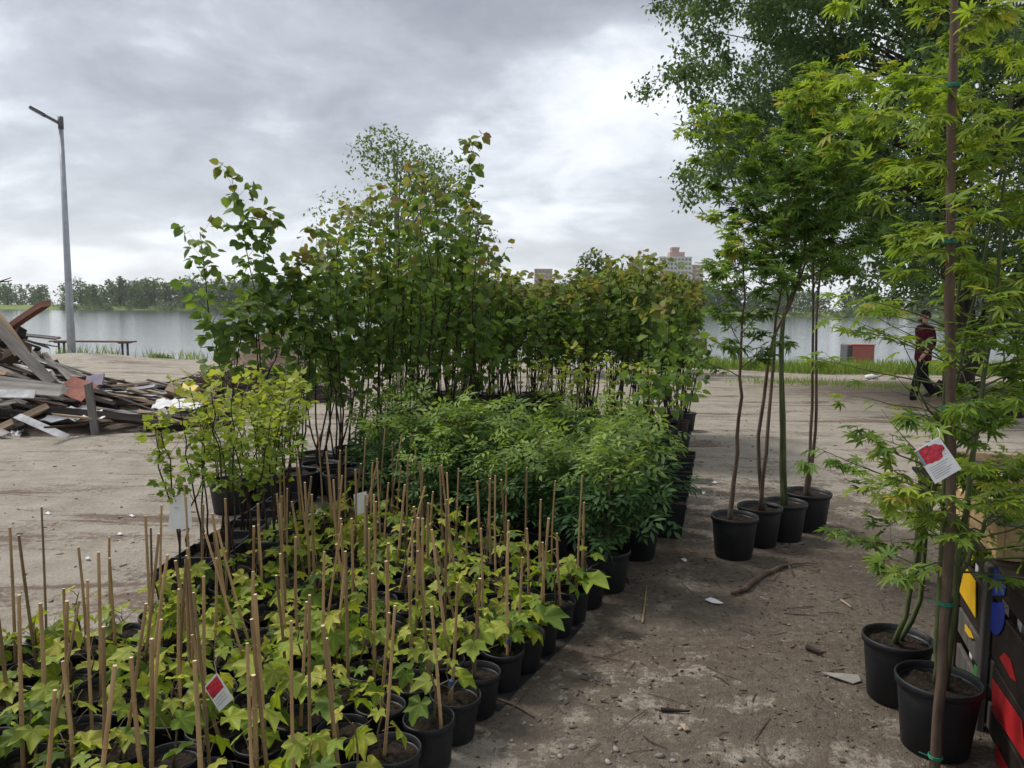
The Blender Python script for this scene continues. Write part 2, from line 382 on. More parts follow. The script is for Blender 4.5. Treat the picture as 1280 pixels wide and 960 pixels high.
# leaf templates: stalk at the origin, blade along +Y, face +Z
def fan(pts, z=lambda a, r: 0.0, neck=0.0):
    vs = [(0, neck, 0)]; 
    for a, r in pts:
        q = R(a); vs.append((r * math.sin(q), neck + r * math.cos(q), z(a, r)))
    fs = [(0, i + 1, i) for i in range(1, len(pts))]
    return np.array(vs, float), fs
def t_vine(seed, curl=.20, pleat=.05):
    g = random.Random(seed)
    half = [(0, 1.05), (13, .80), (21, .72), (32, .60), (43, .70), (55, .90), (67, .68), (82, .54), (97, .58), (113, .62), (132, .48), (150, .36), (165, .16)]
    pts = [(-a, r) for a, r in half[:0:-1]] + half
    pts = [(a + g.uniform(-3, 3), r * g.uniform(.93, 1.07)) for a, r in pts]
    def z(a, r):
        k = math.cos(R(a) * 6.0)            # pleated between the main veins
        return -curl * r * r + pleat * (1 - k) * r + .03 * g.uniform(-1, 1)
    v, f = fan(pts, z); return v, f
def t_maple(seed, full=True):
    g = random.Random(seed); vs = [(0, 0, 0)]; fs = []
    A = [-112, -74, -37, 0, 37, 74, 112]; L = [.42, .72, .92, 1.0, .92, .72, .42]
    ring = []
    for i, (a, l) in enumerate(zip(A, L)):
        l *= g.uniform(.9, 1.08); a += g.uniform(-4, 4)
        sn = [(a - 18.5, .27), (a - 10, .55 * l + .04), (a, l), (a + 10, .55 * l + .04), (a + 18.5, .27)] if full else [(a - 18.5, .28), (a, l), (a + 18.5, .28)]
        o = len(vs)
        for k, (q, r) in enumerate(sn):
            tipz = -.22 * r * r + (-.04 if r < .3 else 0) + (.03 if k in (1, 3) and full else 0)
            vs.append((r * math.sin(R(q)), r * math.cos(R(q)), tipz + g.uniform(-.02, .02)))
        n = len(sn)
        fs += [(0, o + k + 1, o + k) for k in range(n - 1)]
    return np.array(vs, float), fs
def t_heart():
    vs = [(0, 0, 0), (0, .45, -.02), (0, 1, -.16), (-.26, -.10, .05), (-.50, .22, .10), (-.40, .62, .03), (.26, -.10, .05), (.50, .22, .10), (.40, .62, .03)]
    return np.array(vs, float), [(0, 1, 4, 3), (1, 2, 5, 4), (1, 0, 6, 7), (2, 1, 7, 8)]
def t_compound():
    vs = []; fs = []
    def leaflet(o, a, l):
        a = R(a); y = np.array([math.sin(a), math.cos(a), -.25]); x = np.array([math.cos(a), -math.sin(a), 0]); b = len(vs)
        o = np.array(o)
        vs.extend([o, o + y * l * .45 + x * l * .2 + [0, 0, .03], o + y * l, o + y * l * .45 - x * l * .2 + [0, 0, .03]])
        fs.append((b, b + 1, b + 2)); fs.append((b, b + 2, b + 3))
    for yy, l in ((.25, .42), (.52, .46)):
        for s in (-1, 1): leaflet((0, yy, -.1 * yy), s * 62, l)
    leaflet((0, .66, -.08), 0, .48)
    return np.array(vs, float), fs
def t_three():
    half = [(0, 1.0), (18, .72), (30, .52), (48, .72), (70, .55), (110, .38), (150, .2)]
    pts = [(-a, r) for a, r in half[:0:-1]] + half
    return fan(pts, lambda a, r: -.15 * r * r + .05 * abs(math.sin(R(a) * 2)))
def t_kite():
    return np.array([(0, 0, 0), (.27, .42, .06), (0, 1, -.1), (-.27, .42, .06)], float), [(0, 1, 2), (0, 2, 3)]
def t_blade():
    return np.array([(-.02, 0, 0), (.02, 0, 0), (.012, .6, -.03), (0, 1, -.16), (-.012, .6, -.03)], float), [(0, 1, 2, 4), (4, 2, 3)]
T = dict(vine=t_vine(1), vine2=t_vine(5, .42, .10), vine3=t_vine(9, .05, .16), maple=t_maple(2), maplek=t_maple(2, False), heart=t_heart(), comp=t_compound(), three=t_three(), kite=t_kite(), blade=t_blade())

def inst_mesh(name, tmpl, leaves, mat):
    """one joined mesh of many leaves; leaves = list of (pos, M3 (3x3 columns), size, tip)"""
    V, F = tmpl; N = len(leaves); k = len(V)
    pos = np.array([tuple(l[0]) for l in leaves]); M = np.array([l[1] for l in leaves]); sz = np.array([l[2] for l in leaves])
    vs = np.einsum('nij,kj->nki', M, V) * sz[:, None, None] + pos[:, None, :]
    lt = np.array([len(f) for f in F]); li = np.array([i for f in F for i in f])
    me = bpy.data.meshes.new(name)
    me.vertices.add(N * k); me.vertices.foreach_set('co', vs.reshape(-1))
    loops = (li[None, :] + (np.arange(N) * k)[:, None]).reshape(-1)
    me.loops.add(len(loops)); me.loops.foreach_set('vertex_index', loops.astype(np.int32))
    tot = np.tile(lt, N); st = np.concatenate(([0], np.cumsum(tot)[:-1]))
    me.polygons.add(len(tot)); me.polygons.foreach_set('loop_start', st.astype(np.int32)); me.polygons.foreach_set('loop_total', tot.astype(np.int32))
    at = me.attributes.new('tip', 'FLOAT', 'POINT')
    at.data.foreach_set('value', np.repeat(np.array([l[3] for l in leaves], float), k))
    if k < 45 and mat in (LM_VINE, LM_MAPLE):
        a2 = me.attributes.new('leafco', 'FLOAT_VECTOR', 'POINT'); a2.data.foreach_set('vector', np.tile(V, (N, 1)).reshape(-1))
    me.materials.append(mat); me.update(calc_edges=True); me.validate()
    return me
_leafcache = {}
def leaf_data(kind, mat, tip):
    key = (kind, mat.name, round(tip * 2) / 2)
    if key not in _leafcache:
        _leafcache[key] = inst_mesh(kind + ' leaf', T[kind], [((0, 0, 0), np.eye(3), 1.0, key[2])], mat)
    return _leafcache[key]
def leaf_objs(parent, kind, mat, leaves):
    for (pos, M, s, tip) in leaves:
        o = bpy.data.objects.new('leaf', leaf_data(kind, mat, tip)); col.objects.link(o); o.parent = parent
        m3 = Matrix([[M[i][j] * s for j in range(3)] for i in range(3)]).to_4x4(); m3.translation = pos
        o.matrix_basis = m3
def frame(y, up):
    y = y.normalized(); z = up - y * up.dot(y)
    z = z.normalized() if z.length > 1e-5 else y.orthogonal().normalized()
    x = y.cross(z)
    return [[x.x, y.x, z.x], [x.y, y.y, z.y], [x.z, y.z, z.z]]
def rv(g, s=1.0): return Vector((g.gauss(0, s), g.gauss(0, s), g.gauss(0, s)))

def interp(pts, n):
    """smooth polyline through pts (Catmull-Rom)"""
    pts = [Vector(q) for q in pts]
    if len(pts) == 2: return [pts[0].lerp(pts[1], i / n) for i in range(n + 1)]
    P_ = [pts[0] * 2 - pts[1]] + pts + [pts[-1] * 2 - pts[-2]]; out = []
    m = len(pts) - 1
    for i in range(n + 1):
        u = i / n * m; k = min(int(u), m - 1); f = u - k
        a, b, c, d = P_[k], P_[k + 1], P_[k + 2], P_[k + 3]
        out.append(.5 * ((2 * b) + (c - a) * f + (2 * a - 5 * b + 4 * c - d) * f * f + (3 * b - a - 3 * c + d) * f ** 3))
    return out

def grow(g, stems, p):
    """stems: polylines in local space. Returns (wood MB, leaves)"""
    mb = MB(); leaves = []
    def put(pos, d, k, t):
        tip = 0.0
        if t > p.get('tip0', .8): tip = min(1.0, (t - p.get('tip0', .8)) / max(.01, 1 - p.get('tip0', .8)) * g.uniform(.3, 1.5))
        s = p['leaf'] * g.uniform(.65, 1.2)
        side = d.cross(Vector((0, 0, 1)))
        side = side.normalized() if side.length > .05 else Vector((g.gauss(0, 1), g.gauss(0, 1), 0)).normalized()
        y = d.normalized() * p.get('fw', .6) + side * (1 if k % 2 else -1) * p.get('sd', .8) + Vector((0, 0, -p.get('droop', .3))) + rv(g, p.get('jit', .3))
        up = Vector((0, 0, 1)) + rv(g, p.get('tilt', .35)) + p.get('face', Vector((0, 0, 0)))
        y.normalize()
        leaves.append((pos + y * p.get('pet', .02), frame(y, up), s, tip))
    def twig(p0, d, L, r, depth, t):
        n = 4; pts = [p0.copy()]; q = p0.copy(); d = d.normalized()
        for i in range(n):
            d = (d + rv(g, p.get('wob', .12)) + Vector((0, 0, p.get('curve', .05)))).normalized()
            q = q + d * (L / n); pts.append(q.copy())
        mb.tube(pts, [r * (1 - .75 * i / n) for i in range(n + 1)], 4 if depth else 5, False)
        cnt = max(2, int(L / p['sp'])); 
        for j in range(cnt):
            u = (j + g.random()) / cnt
            if u < p.get('u0', .15) and depth == 0: continue
            x = u * n; i = min(int(x), n - 1); pp = pts[i].lerp(pts[i + 1], x - i); dd = pts[i + 1] - pts[i]
            if depth < p.get('depth', 1) and g.random() < p.get('subp', .5):
                a = g.choice((-1, 1)); sdv = dd.cross(Vector((0, 0, 1)))
                sdv = (sdv.normalized() if sdv.length > 1e-3 else Vector((1, 0, 0))) * a
                twig(pp, dd.normalized() * .7 + sdv * .8 + rv(g, .2), L * (1 - u * .6) * p.get('subl', .45), r * .5, depth + 1, t)
            else:
                put(pp, dd, j, t)
                if p.get('opp'): put(pp, dd, j + 1, t)
        put(pts[-1], d, 0, t); put(pts[-1], d, 1, t)
    for st in stems:
        pl = st['pts']; n = st.get('n', 14); path = interp(pl, n); r0, r1 = st.get('r0', .012), st.get('r1', .003)
        for i in range(1, n): path[i] = path[i] + rv(g, st.get('wob', .006))
        mb.tube(path, [r0 + (r1 - r0) * (i / n) ** .8 for i in range(n + 1)], st.get('sides', 6))
        nb = st.get('nb', p.get('nb', 12)); t0 = st.get('t0', p.get('t0', .3)); ga = g.uniform(0, 6)
        for k in range(nb):
            t = t0 + (1 - t0) * (k + g.random() * .8) / nb; x = t * n; i = min(int(x), n - 1)
            pp = path[i].lerp(path[i + 1], x - i); tg = (path[i + 1] - path[i]).normalized()
            az = ga + k * 2.4 + g.uniform(-.4, .4); elv = p['elev'](t) + g.uniform(-.25, .25)
            d = Vector((math.cos(az) * math.cos(elv), math.sin(az) * math.cos(elv), math.sin(elv))) + tg * .25 + p.get('bias', Vector((0, 0, 0)))
            L = p['blen'](t) * g.uniform(.6, 1.25) * st.get('bl', 1.0)
            if L > .04: twig(pp, d, L, max(.0016, (r0 + (r1 - r0) * t) * .45), 0, t)
        ls = p.get('stemleaf', 0)
        for j in range(int(ls)):
            t = t0 + (1 - t0) * g.random(); x = t * n; i = min(int(x), n - 1)
            put(path[i].lerp(path[i + 1], x - i), Vector((g.gauss(0, 1), g.gauss(0, 1), .3)), j, t)
        put(path[-1], path[-1] - path[-2], 0, 1); put(path[-1], path[-1] - path[-2], 1, 1)
    return mb, leaves

# ================================================================== GROUND, LAKE
def axis(segs):
    out = []
    for a, b, s in segs:
        n = max(1, int(round((b - a) / s))); out += [a + (b - a) * i / n for i in range(n)]
    out.append(segs[-1][1]); return out
xs = axis([(-1450, -300, 115), (-300, -60, 24), (-60, -20, 4), (-20, -6, .35), (-6, 6, .085), (6, 20, .35), (20, 60, 4), (60, 300, 24), (300, 1450, 115)])
ys = axis([(-60, -4, 8), (-4, 1.4, .6), (1.4, 7, .075), (7, 14, .16), (14, 36, .4), (36, 60, 4), (60, 330, 30), (330, 390, 5), (390, 900, 85), (900, 1380, 160)])
mb = MB(); nx = len(xs)
for y in ys:
    for x in xs: mb.v.append((x, y, gh(x, y)))
for j in range(len(ys) - 1):
    for i in range(nx - 1): mb.f.append((j * nx + i, j * nx + i + 1, (j + 1) * nx + i + 1, (j + 1) * nx + i))
mb.mi = [0] * len(mb.f)
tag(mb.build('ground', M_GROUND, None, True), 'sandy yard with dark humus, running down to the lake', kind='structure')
WZ = -0.95
mb = MB(); mb.add([(-1440, 20, WZ), (1440, 20, WZ), (1440, 420, WZ), (-1440, 420, WZ)], [(0, 1, 2, 3)])
tag(mb.build('lake_water', M_WATER), 'calm pale grey lake', kind='structure')
# ================================================================== FAR SHORE
def clump_tree(g, h, wd, n, leaf, blobs=9, base=.12, tipp=.25, taper=.25):
    """leaves of a distant broadleaf: clumps spread through an uneven crown"""
    out = []; cs = []
    for i in range(blobs):
        z = h * (base + (1 - base) * (i + .5) / blobs); k = math.sin(min(1, (z / h - base) / (1 - base) * .85 + .15) * math.pi) ** .6
        for q in range(2 if i < blobs - 1 else 1):
            a = g.uniform(0, 6.28); rr = wd * .5 * k * g.uniform(.25, .75)
            cs.append((Vector((math.cos(a) * rr, math.sin(a) * rr, z)), wd * g.uniform(.16, .30) * (1 - taper * z / h)))
    for i in range(n):
        c, r = g.choice(cs); d = rv(g).normalized() * r * g.random() ** .35; d.z *= .8
        up = Vector((0, 0, 1)) + rv(g, .7) + d.normalized() * .6
        out.append((c + d, frame(rv(g) + Vector((0, 0, -.2)), up), leaf * g.uniform(.6, 1.3), tipp * g.random() + (.25 if d.z > r * .4 else 0)))
    return out
def far_tree_mesh(seed, h, wd, n, leaf, mat, **k):
    g = random.Random(seed); return inst_mesh('crown', T['kite'], clump_tree(g, h, wd, n, leaf, **k), mat)
protos = [far_tree_mesh(50 + i, 1.0, w_, 700, .085, LM_FAR, blobs=b_) for i, (w_, b_) in enumerate([(.75, 8), (.95, 7), (.6, 10), (.85, 8), (1.1, 6)])]
trunkm = MB(); trunkm.tube([(0, 0, -.02), (.01, 0, .3), (0, .01, .7)], [.025, .018, .006], 6); trunkm = trunkm.mesh('trunk', M_BARK_BIG, True)
def far_y(x): return 372 - 18 * math.sin(x * .006) - 6 * math.sin(x * .021)
def far_tree(name, x, y, h, k, label, group, rz):
    o = empty(name, (x, y, max(gh(x, y), WZ) - .1), label, 'tree', group, rz)
    o.scale = (h, h, h)
    link('crown', protos[k], o); link('trunk', trunkm, o)
    return o
# the wood itself reads as one mass
g = random.Random(5); mass = []
for i in range(470):
    x = g.uniform(-330, 330); row = g.random(); y = far_y(x) - 5 + row * 34
    if x < -225: y += 35
    h = g.uniform(6, 11.5) + row * 3 + 2.0 * math.sin(x * .03)
    if x > 120: h *= 1.15
    z0 = max(gh(x, y), 0)
    cl = clump_tree(g, h, h * g.uniform(.75, 1.2), 200, h * .14, 6, .02)
    hue = g.uniform(-.25, .3)
    mass += [(p_ + Vector((x, y, z0)), M_, s_, max(0, min(1, t_ + hue))) for p_, M_, s_, t_ in cl]
for i in range(420):     # bushes along the waterline
    x = g.uniform(-222, 330); y = far_y(x) + g.uniform(-13, -6); h = g.uniform(2.5, 5)
    cl = clump_tree(g, h, h * 1.5, 60, h * .2, 4)
    hue = g.uniform(-.1, .5)
    mass += [(p_ + Vector((x, y, gh(x, y) - .3)), M_, s_, max(0, min(1, t_ + hue))) for p_, M_, s_, t_ in cl]
o = link('far_wood', inst_mesh('far_wood', T['kite'], mass, LM_FAR)); tag(o, 'dense green wood lining the far shore of the lake', kind='stuff')
for i, (px, h, k) in enumerate([(62, 10, 0), (112, 13.5, 1), (160, 14.5, 2), (215, 12, 3), (243, 13, 0), (300, 12, 1), (20, 11, 3), (1105, 13, 1), (1140, 15, 4), (1165, 12, 0), (895, 14, 2), (760, 13, 1)]):
    x = (px - 640) / 960 * 392; y = far_y(x) + 2
    far_tree('far_tree', x, y, h, k, 'tall round-crowned tree standing out of the wood across the lake', 'trees across the lake', g.uniform(0, 6))
# pale posts on the far meadow
for i in range(9):
    px = 29 + i * 3.7; x = (px - 640) / 960 * 385; y = far_y(x) + 14
    mb = MB(); mb.tube([(0, 0, 0), (0, 0, 2.6)], .16, 6); mb.box((0, 0, 2.7), (.5, .3, .2))
    o = mb.build('white_post', M_WHITE); o.location = (x, y, gh(x, y)); tag(o, 'slim white post standing on the meadow across the lake', 'post', 'white posts across the lake')

def tower(name, px0, px1, pytop, dist, mat, label, floors, bays, stepped=False):
    x0 = PY(px0, 380, dist).x; x1 = PY(px1, 380, dist).x; top = PY((px0 + px1) / 2, pytop, dist).z; base = 1.0
    W = x1 - x0; H = top - base; cx = (x0 + x1) / 2
    o = empty(name, (cx, dist + 8, base), label, 'building')
    mb = MB(); mb.box((0, 0, H / 2), (W, 16, H))
    if stepped: pass
    mb.build('wall', mat, o)
    wm = MB(); bw = W / bays; fh = H / floors
    wm.box((0, -8.1, 0), (bw * .62, .3, fh * .5)); wm = wm.mesh('window', M_WIN)
    bm_ = MB(); bm_.box((0, -8.5, 0), (bw * .8, 1.0, fh * .34)); bm_ = bm_.mesh('balcony', M_BALC)
    for f in range(floors):
        for b in range(bays):
            wx = -W / 2 + bw * (b + .5); wz = fh * (f + .58)
            link('window', wm, o, (wx, 0, wz))
            if (b % 4) in (1, 2): link('balcony', bm_, o, (wx, 0, wz - fh * .42))
    mb = MB(); mb.box((0, 0, H + .4), (W + .6, 16.6, .8)); rf = mb.build('roof', mat, o)
    if stepped:
        pm = MB()
        pm.box((W * .02, 0, H + .8 + 2.0), (W * .36, 10, 4.0)); pm.box((W * .02, 0, H + 4.8 + 1.2), (W * .22, 8, 2.4)); pm.box((W * .02, 0, H + 7.2 + .8), (W * .25, 8.6, 1.6))
        pm.build('roof_tower', M_PINKB, rf)
        pm = MB(); pm.box((W * .24, 0, H + .8 + 2.0), (W * .13, 9, 4)); pm.build('roof_annex', M_PINKB, rf)
    return o
tower('apartment_tower', 823, 863, 322, 640, M_CONC, 'pale apartment tower crowned by a stepped pink block', 12, 9, True)
tower('apartment_block', 788, 803, 325, 700, M_PINKB, 'slim dull pink apartment block rising behind the yellowish treetops', 12, 4)
tower('brick_block', 668, 690, 337, 720, M_PINKB, 'low red brick block barely showing over the hedge of young trees', 8, 5)
tower('white_block', 162, 182, 352, 640, M_CONC, 'small white apartment block above the wood across the lake', 9, 6)
tower('side_block', 864, 878, 332, 700, M_PINKB, 'narrow pinkish block close beside the pale tower', 11, 3)

# ================================================================== SHORE
# street lamp
b0 = G(90, 449); b0.z = gh(b0.x, b0.y)
yb = b0.y; tp = PY(80, 148, yb); ht = tp.z - b0.z
o = empty('street_lamp', b0, 'tall grey steel street lamp on the lake bank by a bench', 'street lamp')
mb = MB(); mb.lathe([(.0, -.1), (.118, -.1), (.118, .0), (.113, .9), (.104, 1.0), (.06, ht), (0, ht)], 14); mb.build('pole', M_STEELG, o, True)
mb = MB(); mb.lathe([(0, ht - .3), (.075, ht - .3), (.075, ht + .05), (0, ht + .05)], 12); mb.build('collar', M_LAMP, o, True)
a1 = PY(37, 134, yb - .25) - b0; a0 = Vector((-.06, 0, ht - .13)); d = a1 - a0
rot = d.to_track_quat('X', 'Z').to_matrix()
mb = MB(); mb.box(a0 + d * .5, (d.length, .17, .075), rot); mb.box(a0 + d * .72, (d.length * .52, .25, .09), rot)
ar = mb.build('lamp_head', M_LAMP, o); bevel(ar, .01)
mb = MB(); mb.box(a0 + d * .74 + rot @ Vector((0, 0, -.05)), (d.length * .4, .18, .012), rot); mb.build('lens', M_GLASS, ar)
# bench
b1 = P(66, 446); b2 = P(168, 448); yb = 23.6
b1 = PY(66, 443, yb); b2 = PY(168, 443, yb); L = (b2 - b1).x; cx = (b1.x + b2.x) / 2
gz = gh(cx, yb)
o = empty('bench', (cx, yb, gz), 'long low backless bench with brown seat beside the street lamp', 'bench')
for k in range(3):
    mb = MB(); mb.box((0, (k - 1) * .135, .44), (L, .125, .045)); bevel(mb.build('seat_slat', M_BENCH, o), .006)
for sx in (-1, 1):
    for q in (0, .16):
        mb = MB(); mb.tube([(sx * (L / 2 - .2 - q), 0, -.3), (sx * (L / 2 - .2 - q), 0, .42)], .035, 8); mb.build('leg', M_LAMP, o, True)
    mb = MB(); mb.box((sx * (L / 2 - .28), 0, .40), (.26, .36, .03)); mb.build('bracket', M_LAMP, o)
# grass
def grass(name, label, n, place, h0, h1):
    g = random.Random(len(name) * 7 + n); lv = []
    for i in range(n):
        x, y = place(g); d = Vector((g.gauss(0, .3), g.gauss(0, .3), 1)); s = g.uniform(h0, h1)
        lv.append((Vector((x, y, gh(x, y) - .02)), frame(d, rv(g) * .6 + Vector((0, -1, .3))), s, g.random() ** 3))
    T2 = (T['blade'][0] * np.array([1.6, 1, 1]), T['blade'][1])
    tag(link(name, inst_mesh(name, T2, lv, LM_GRASS)), label, kind='stuff')
def pl_right(g):
    x = g.uniform(4.5, 16); return x, crest(x) - .7 + g.random() ** 1.3 * 3.2
grass('bank_grass', 'bright green grass on the lake bank near the walking man', 9000, pl_right, .18, .48)
def pl_left(g):
    x = -17 + g.random() * 19; q = math.sin(x * 2.3) + math.sin(x * 5.1 + 1)
    return x + g.gauss(0, .1), crest(x) + g.gauss(.5, .3) + (0 if q > .2 else 1.2)
grass('sparse_grass', 'thin tufts of grass along the sandy bank edge', 2200, pl_left, .12, .42)
def pl_tree(g):
    c = g.choice([(5.9, 17.4), (7.2, 17.0), (8.0, 16.6), (6.6, 17.6)]); return g.gauss(c[0], .5), g.gauss(c[1], .35)
grass('weed_patch', 'low weedy grass in front of the grassy bank', 1500, pl_tree, .06, .2)
# little green mounds by the lamp
g = random.Random(3)
for (px, py, s) in ((106, 444, .55), (202, 447, .4)):
    q = G(px, py); lv = []
    for i in range(420):
        d = rv(g).normalized(); d.z = abs(d.z) * .55; lv.append((Vector((q.x, q.y, gh(q.x, q.y) - .02)) + d * s * g.random() ** .5, frame(rv(g) + Vector((0, 0, .4)), rv(g)), .09, g.random() * .5))
    o = link('weed_clump', inst_mesh('weed_clump', T['kite'], lv, LM_FAR)); tag(o, 'low clump of weeds at the foot of the street lamp' if px < 150 else 'small flat weed clump on the sandy bank right of the bench', 'weeds')
# red box at the water's edge
q = PY(1072, 448, 23.2); q.z = gh(q.x, q.y)
o = empty('red_box', q, 'faded red metal box with a dark end at the water edge', 'box')
wz = PY(1072, 431, 23.2).z - q.z
mb = MB(); mb.box((.05, 0, wz / 2), (.68, .5, wz)); bevel(mb.build('body', M_REDBOX, o), .02)
mb = MB(); mb.box((-.36, 0, wz / 2), (.14, .52, wz + .02)); bevel(mb.build('end_panel', M_LAMP, o), .02)
mb = MB(); mb.box((.05, 0, wz + .012), (.72, .54, .024)); mb.build('lid', M_REDBOX, o)

# the big tree
BT = G(1200, 498); BT.z = gh(BT.x, BT.y) - .05
o = empty('shade_tree', BT, 'huge leafy tree with dark forked trunk behind the walking man', 'tree')
g = random.Random(21); mb = MB()
mb.tube(interp([(0, 0, -.1), (-.05, 0, .3), (-.1, 0, 1.6), (-.35, .1, 3.2), (-.7, .2, 5.4), (-.9, .2, 8.0)], 16), [.42, .33, .29, .28, .27, .265, .26, .25, .24, .23, .21, .19, .17, .15, .12, .09, .05], 10)
mb.tube(interp([(-.05, 0, .5), (.35, -.1, 1.4), (.95, -.2, 2.5), (1.7, -.2, 4.2), (2.6, 0, 6.6)], 12), [.24, .24, .23, .22, .21, .2, .19, .17, .15, .13, .1, .07, .04], 9)
for k in range(5):
    a = k * 1.3; mb.tube([(math.cos(a) * .28, math.sin(a) * .28, .32), (math.cos(a) * .5, math.sin(a) * .5, .05), (math.cos(a) * .85, math.sin(a) * .85, -.08)], [.12, .09, .03], 6)
lv = []; clumps = []
tries = 0
while len(clumps) < 520 and tries < 60000:
    tries += 1
    q = Vector((g.uniform(-7.2, 6.5), g.uniform(-4.5, 5), g.uniform(1.2, 12)))
    s = ((q.x + .4) / 6.2) ** 2 + (q.y / 4.8) ** 2 + ((q.z - 6.2) / 5.6) ** 2
    if s > 1 or s < .12: continue
    w_ = q + BT; ix, iy = PX(w_)
    if iy > 0:      # the crown's own uneven underside, its reach over the yard and the gaps in it
        left = 842 + 30 * math.sin(iy * .05) + (30 if 60 < iy < 100 else 0)
        if iy > 150: left += (iy - 150) * 1.15
        if ix < left: continue
        if q.z < 2.6 and g.random() < .45: continue
    clumps.append((q, g.uniform(.5, .95)))
for i, (c, r) in enumerate(clumps):
    vis = -250 < PX(c + BT)[1] < 480 and PX(c + BT)[0] < 1420
    if i % 3 == 0:
        st = Vector((-.5, .15, min(7.5, max(2.6, c.z * .8)))) if c.x < 1 else Vector((1.6, -.1, min(6.5, max(2.4, c.z * .75))))
        mid = st.lerp(c, .5) + Vector((0, 0, .35)); mb.tube(interp([st, mid, c], 5), [.035, .03, .024, .018, .012, .006], 5, False)
    tipc = g.uniform(0, .5)
    sub = [rv(g).normalized() * r * g.uniform(.3, 1) for _ in range(5)]
    for j in range(430 if vis else 80):
        s_ = g.choice(sub); d = s_ + rv(g, .2 * r); d.z *= .75
        y = rv(g) + Vector((0, 0, -.7)); lv.append((c + d, frame(y, Vector((0, 0, 1)) + rv(g, .6)), g.uniform(.07, .125) * (1 if vis else 1.7), tipc * g.random()))
tr = mb.build('trunk', M_BARK_BIG, o, True)
tag(link('crown', inst_mesh('crown', T['kite'], lv, LM_BIG), o), kind='stuff')

# mid-distance trees behind the nursery stock
def mid_tree(name, px, pyt, dist, wd, n, leaf, mat, bark, label, seed, base=.2, blobs=9, lean=0):
    g = random.Random(seed); top = PY(px, pyt, dist); x = top.x; z0 = gh(x, dist); h = top.z - z0
    o = empty(name, (x, dist, z0), label, 'tree')
    cl = clump_tree(g, h, wd, n, leaf, blobs, base)
    mb = MB(); mb.tube(interp([(0, 0, -.1), (.06, 0, h * .3), (-.05, .05, h * .65), (0, 0, h * .97)], 10), [.09 * (1 - i / 11) + .006 for i in range(11)], 7)
    for i in range(26):
        c = g.choice(cl)[0]; z = max(.15 * h, c.z * .72); mb.tube(interp([(0, 0, z), Vector((0, 0, z)).lerp(c, .55) + Vector((0, 0, .1)), c], 4), [.022, .018, .013, .009, .004], 4, False)
    mb.build('trunk', bark, o, True); tag(link('crown', inst_mesh('crown', T['kite'], cl, mat), o), kind='stuff')
    return o
mid_tree('birch_tree', 497, 172, 15.5, 3.6, 7500, .085, LM_BIRCH, M_BARK_BIRCH, 'airy small-leaved birch rising behind the tall heart-leaved saplings', 8, .35, 11)
mid_tree('birch_tree', 588, 262, 15.0, 1.9, 1900, .08, LM_BIRCH, M_BARK_BIRCH, 'low drooping birch beside the taller birch', 9, .35, 6)
mid_tree('willow_shrub', 733, 318, 19.5, 2.8, 3600, .12, LM_FAR, M_BARK_D, 'rounded green willow bush topping the hedge of young trees', 10, .1, 6)
mid_tree('willow_shrub', 850, 348, 19.8, 1.6, 1800, .12, LM_FAR, M_BARK_D, 'dark green willow bush below the pale apartment tower', 12, .1, 5)
mid_tree('willow_shrub', 800, 345, 19.2, 1.5, 1500, .12, LM_FAR, M_BARK_D, 'small willow bush between two larger ones on the bank', 13, .1, 5)
# earth mound and brushwood heap
def heap(name, c, rx, ry, h, mat, parent=None, seed=1, n=26):
    mb = MB(); N = n
    for j in range(N + 1):
        for i in range(N + 1):
            u, v = i / N * 2 - 1, j / N * 2 - 1; r2 = u * u + v * v
            z = h * max(0, 1 - r2) ** 1.1 * (1 + .5 * noise.noise(Vector((u * 2 + seed, v * 2, 0)))) + .07 * h * noise.noise(Vector((u * 9, v * 9, seed)))
            x, y = u * rx, v * ry
            mb.v.append((x, y, gh(c[0] + x, c[1] + y) - gh(c[0], c[1]) + (z if r2 < 1 else 0) - .03))
    for j in range(N):
        for i in range(N): mb.f.append((j * (N + 1) + i, j * (N + 1) + i + 1, (j + 1) * (N + 1) + i + 1, (j + 1) * (N + 1) + i))
    mb.mi = [0] * len(mb.f)
    o = mb.build(name, mat, parent, True)
    if parent is None: o.location = (c[0], c[1], gh(c[0], c[1]))
    return o
q = G(352, 452); tag(heap('earth_mound', (q.x + .7, q.y - .6), 2.2, 1.2, 1.0, M_MOUND, None, 4), 'brown earth mound on the bank behind the two slender saplings', 'mound')
q = G(318, 500); bc = (q.x, q.y + .3)
o = empty('brushwood_heap', (bc[0], bc[1], gh(*bc)), 'wide low heap of dry grey brushwood behind the slender saplings', 'brushwood')
heap('earth_core', bc, 1.75, 1.0, .42, M_HEAP, o, 7)
g = random.Random(31); mb = MB()
for i in range(620):
    a = g.uniform(0, 6.28); r = g.random() ** .6; x, y = 1.7 * r * math.cos(a), .95 * r * math.sin(a); z = .46 * max(0, 1 - r * r) + g.uniform(0, .08)
    L = g.uniform(.25, .9); az = g.uniform(0, 6.28); el = g.gauss(.05, .22); d = Vector((math.cos(az) * math.cos(el), math.sin(az) * math.cos(el), math.sin(el))) * L
    m = Vector((x, y, z + .02)); rr = g.uniform(.003, .011)
    mb.tube([m - d * .5, m + rv(g, .03), m + d * .5], [rr, rr * .8, rr * .4], 4, False)
tag(mb.build('twigs', M_TWIG, o), kind='stuff')

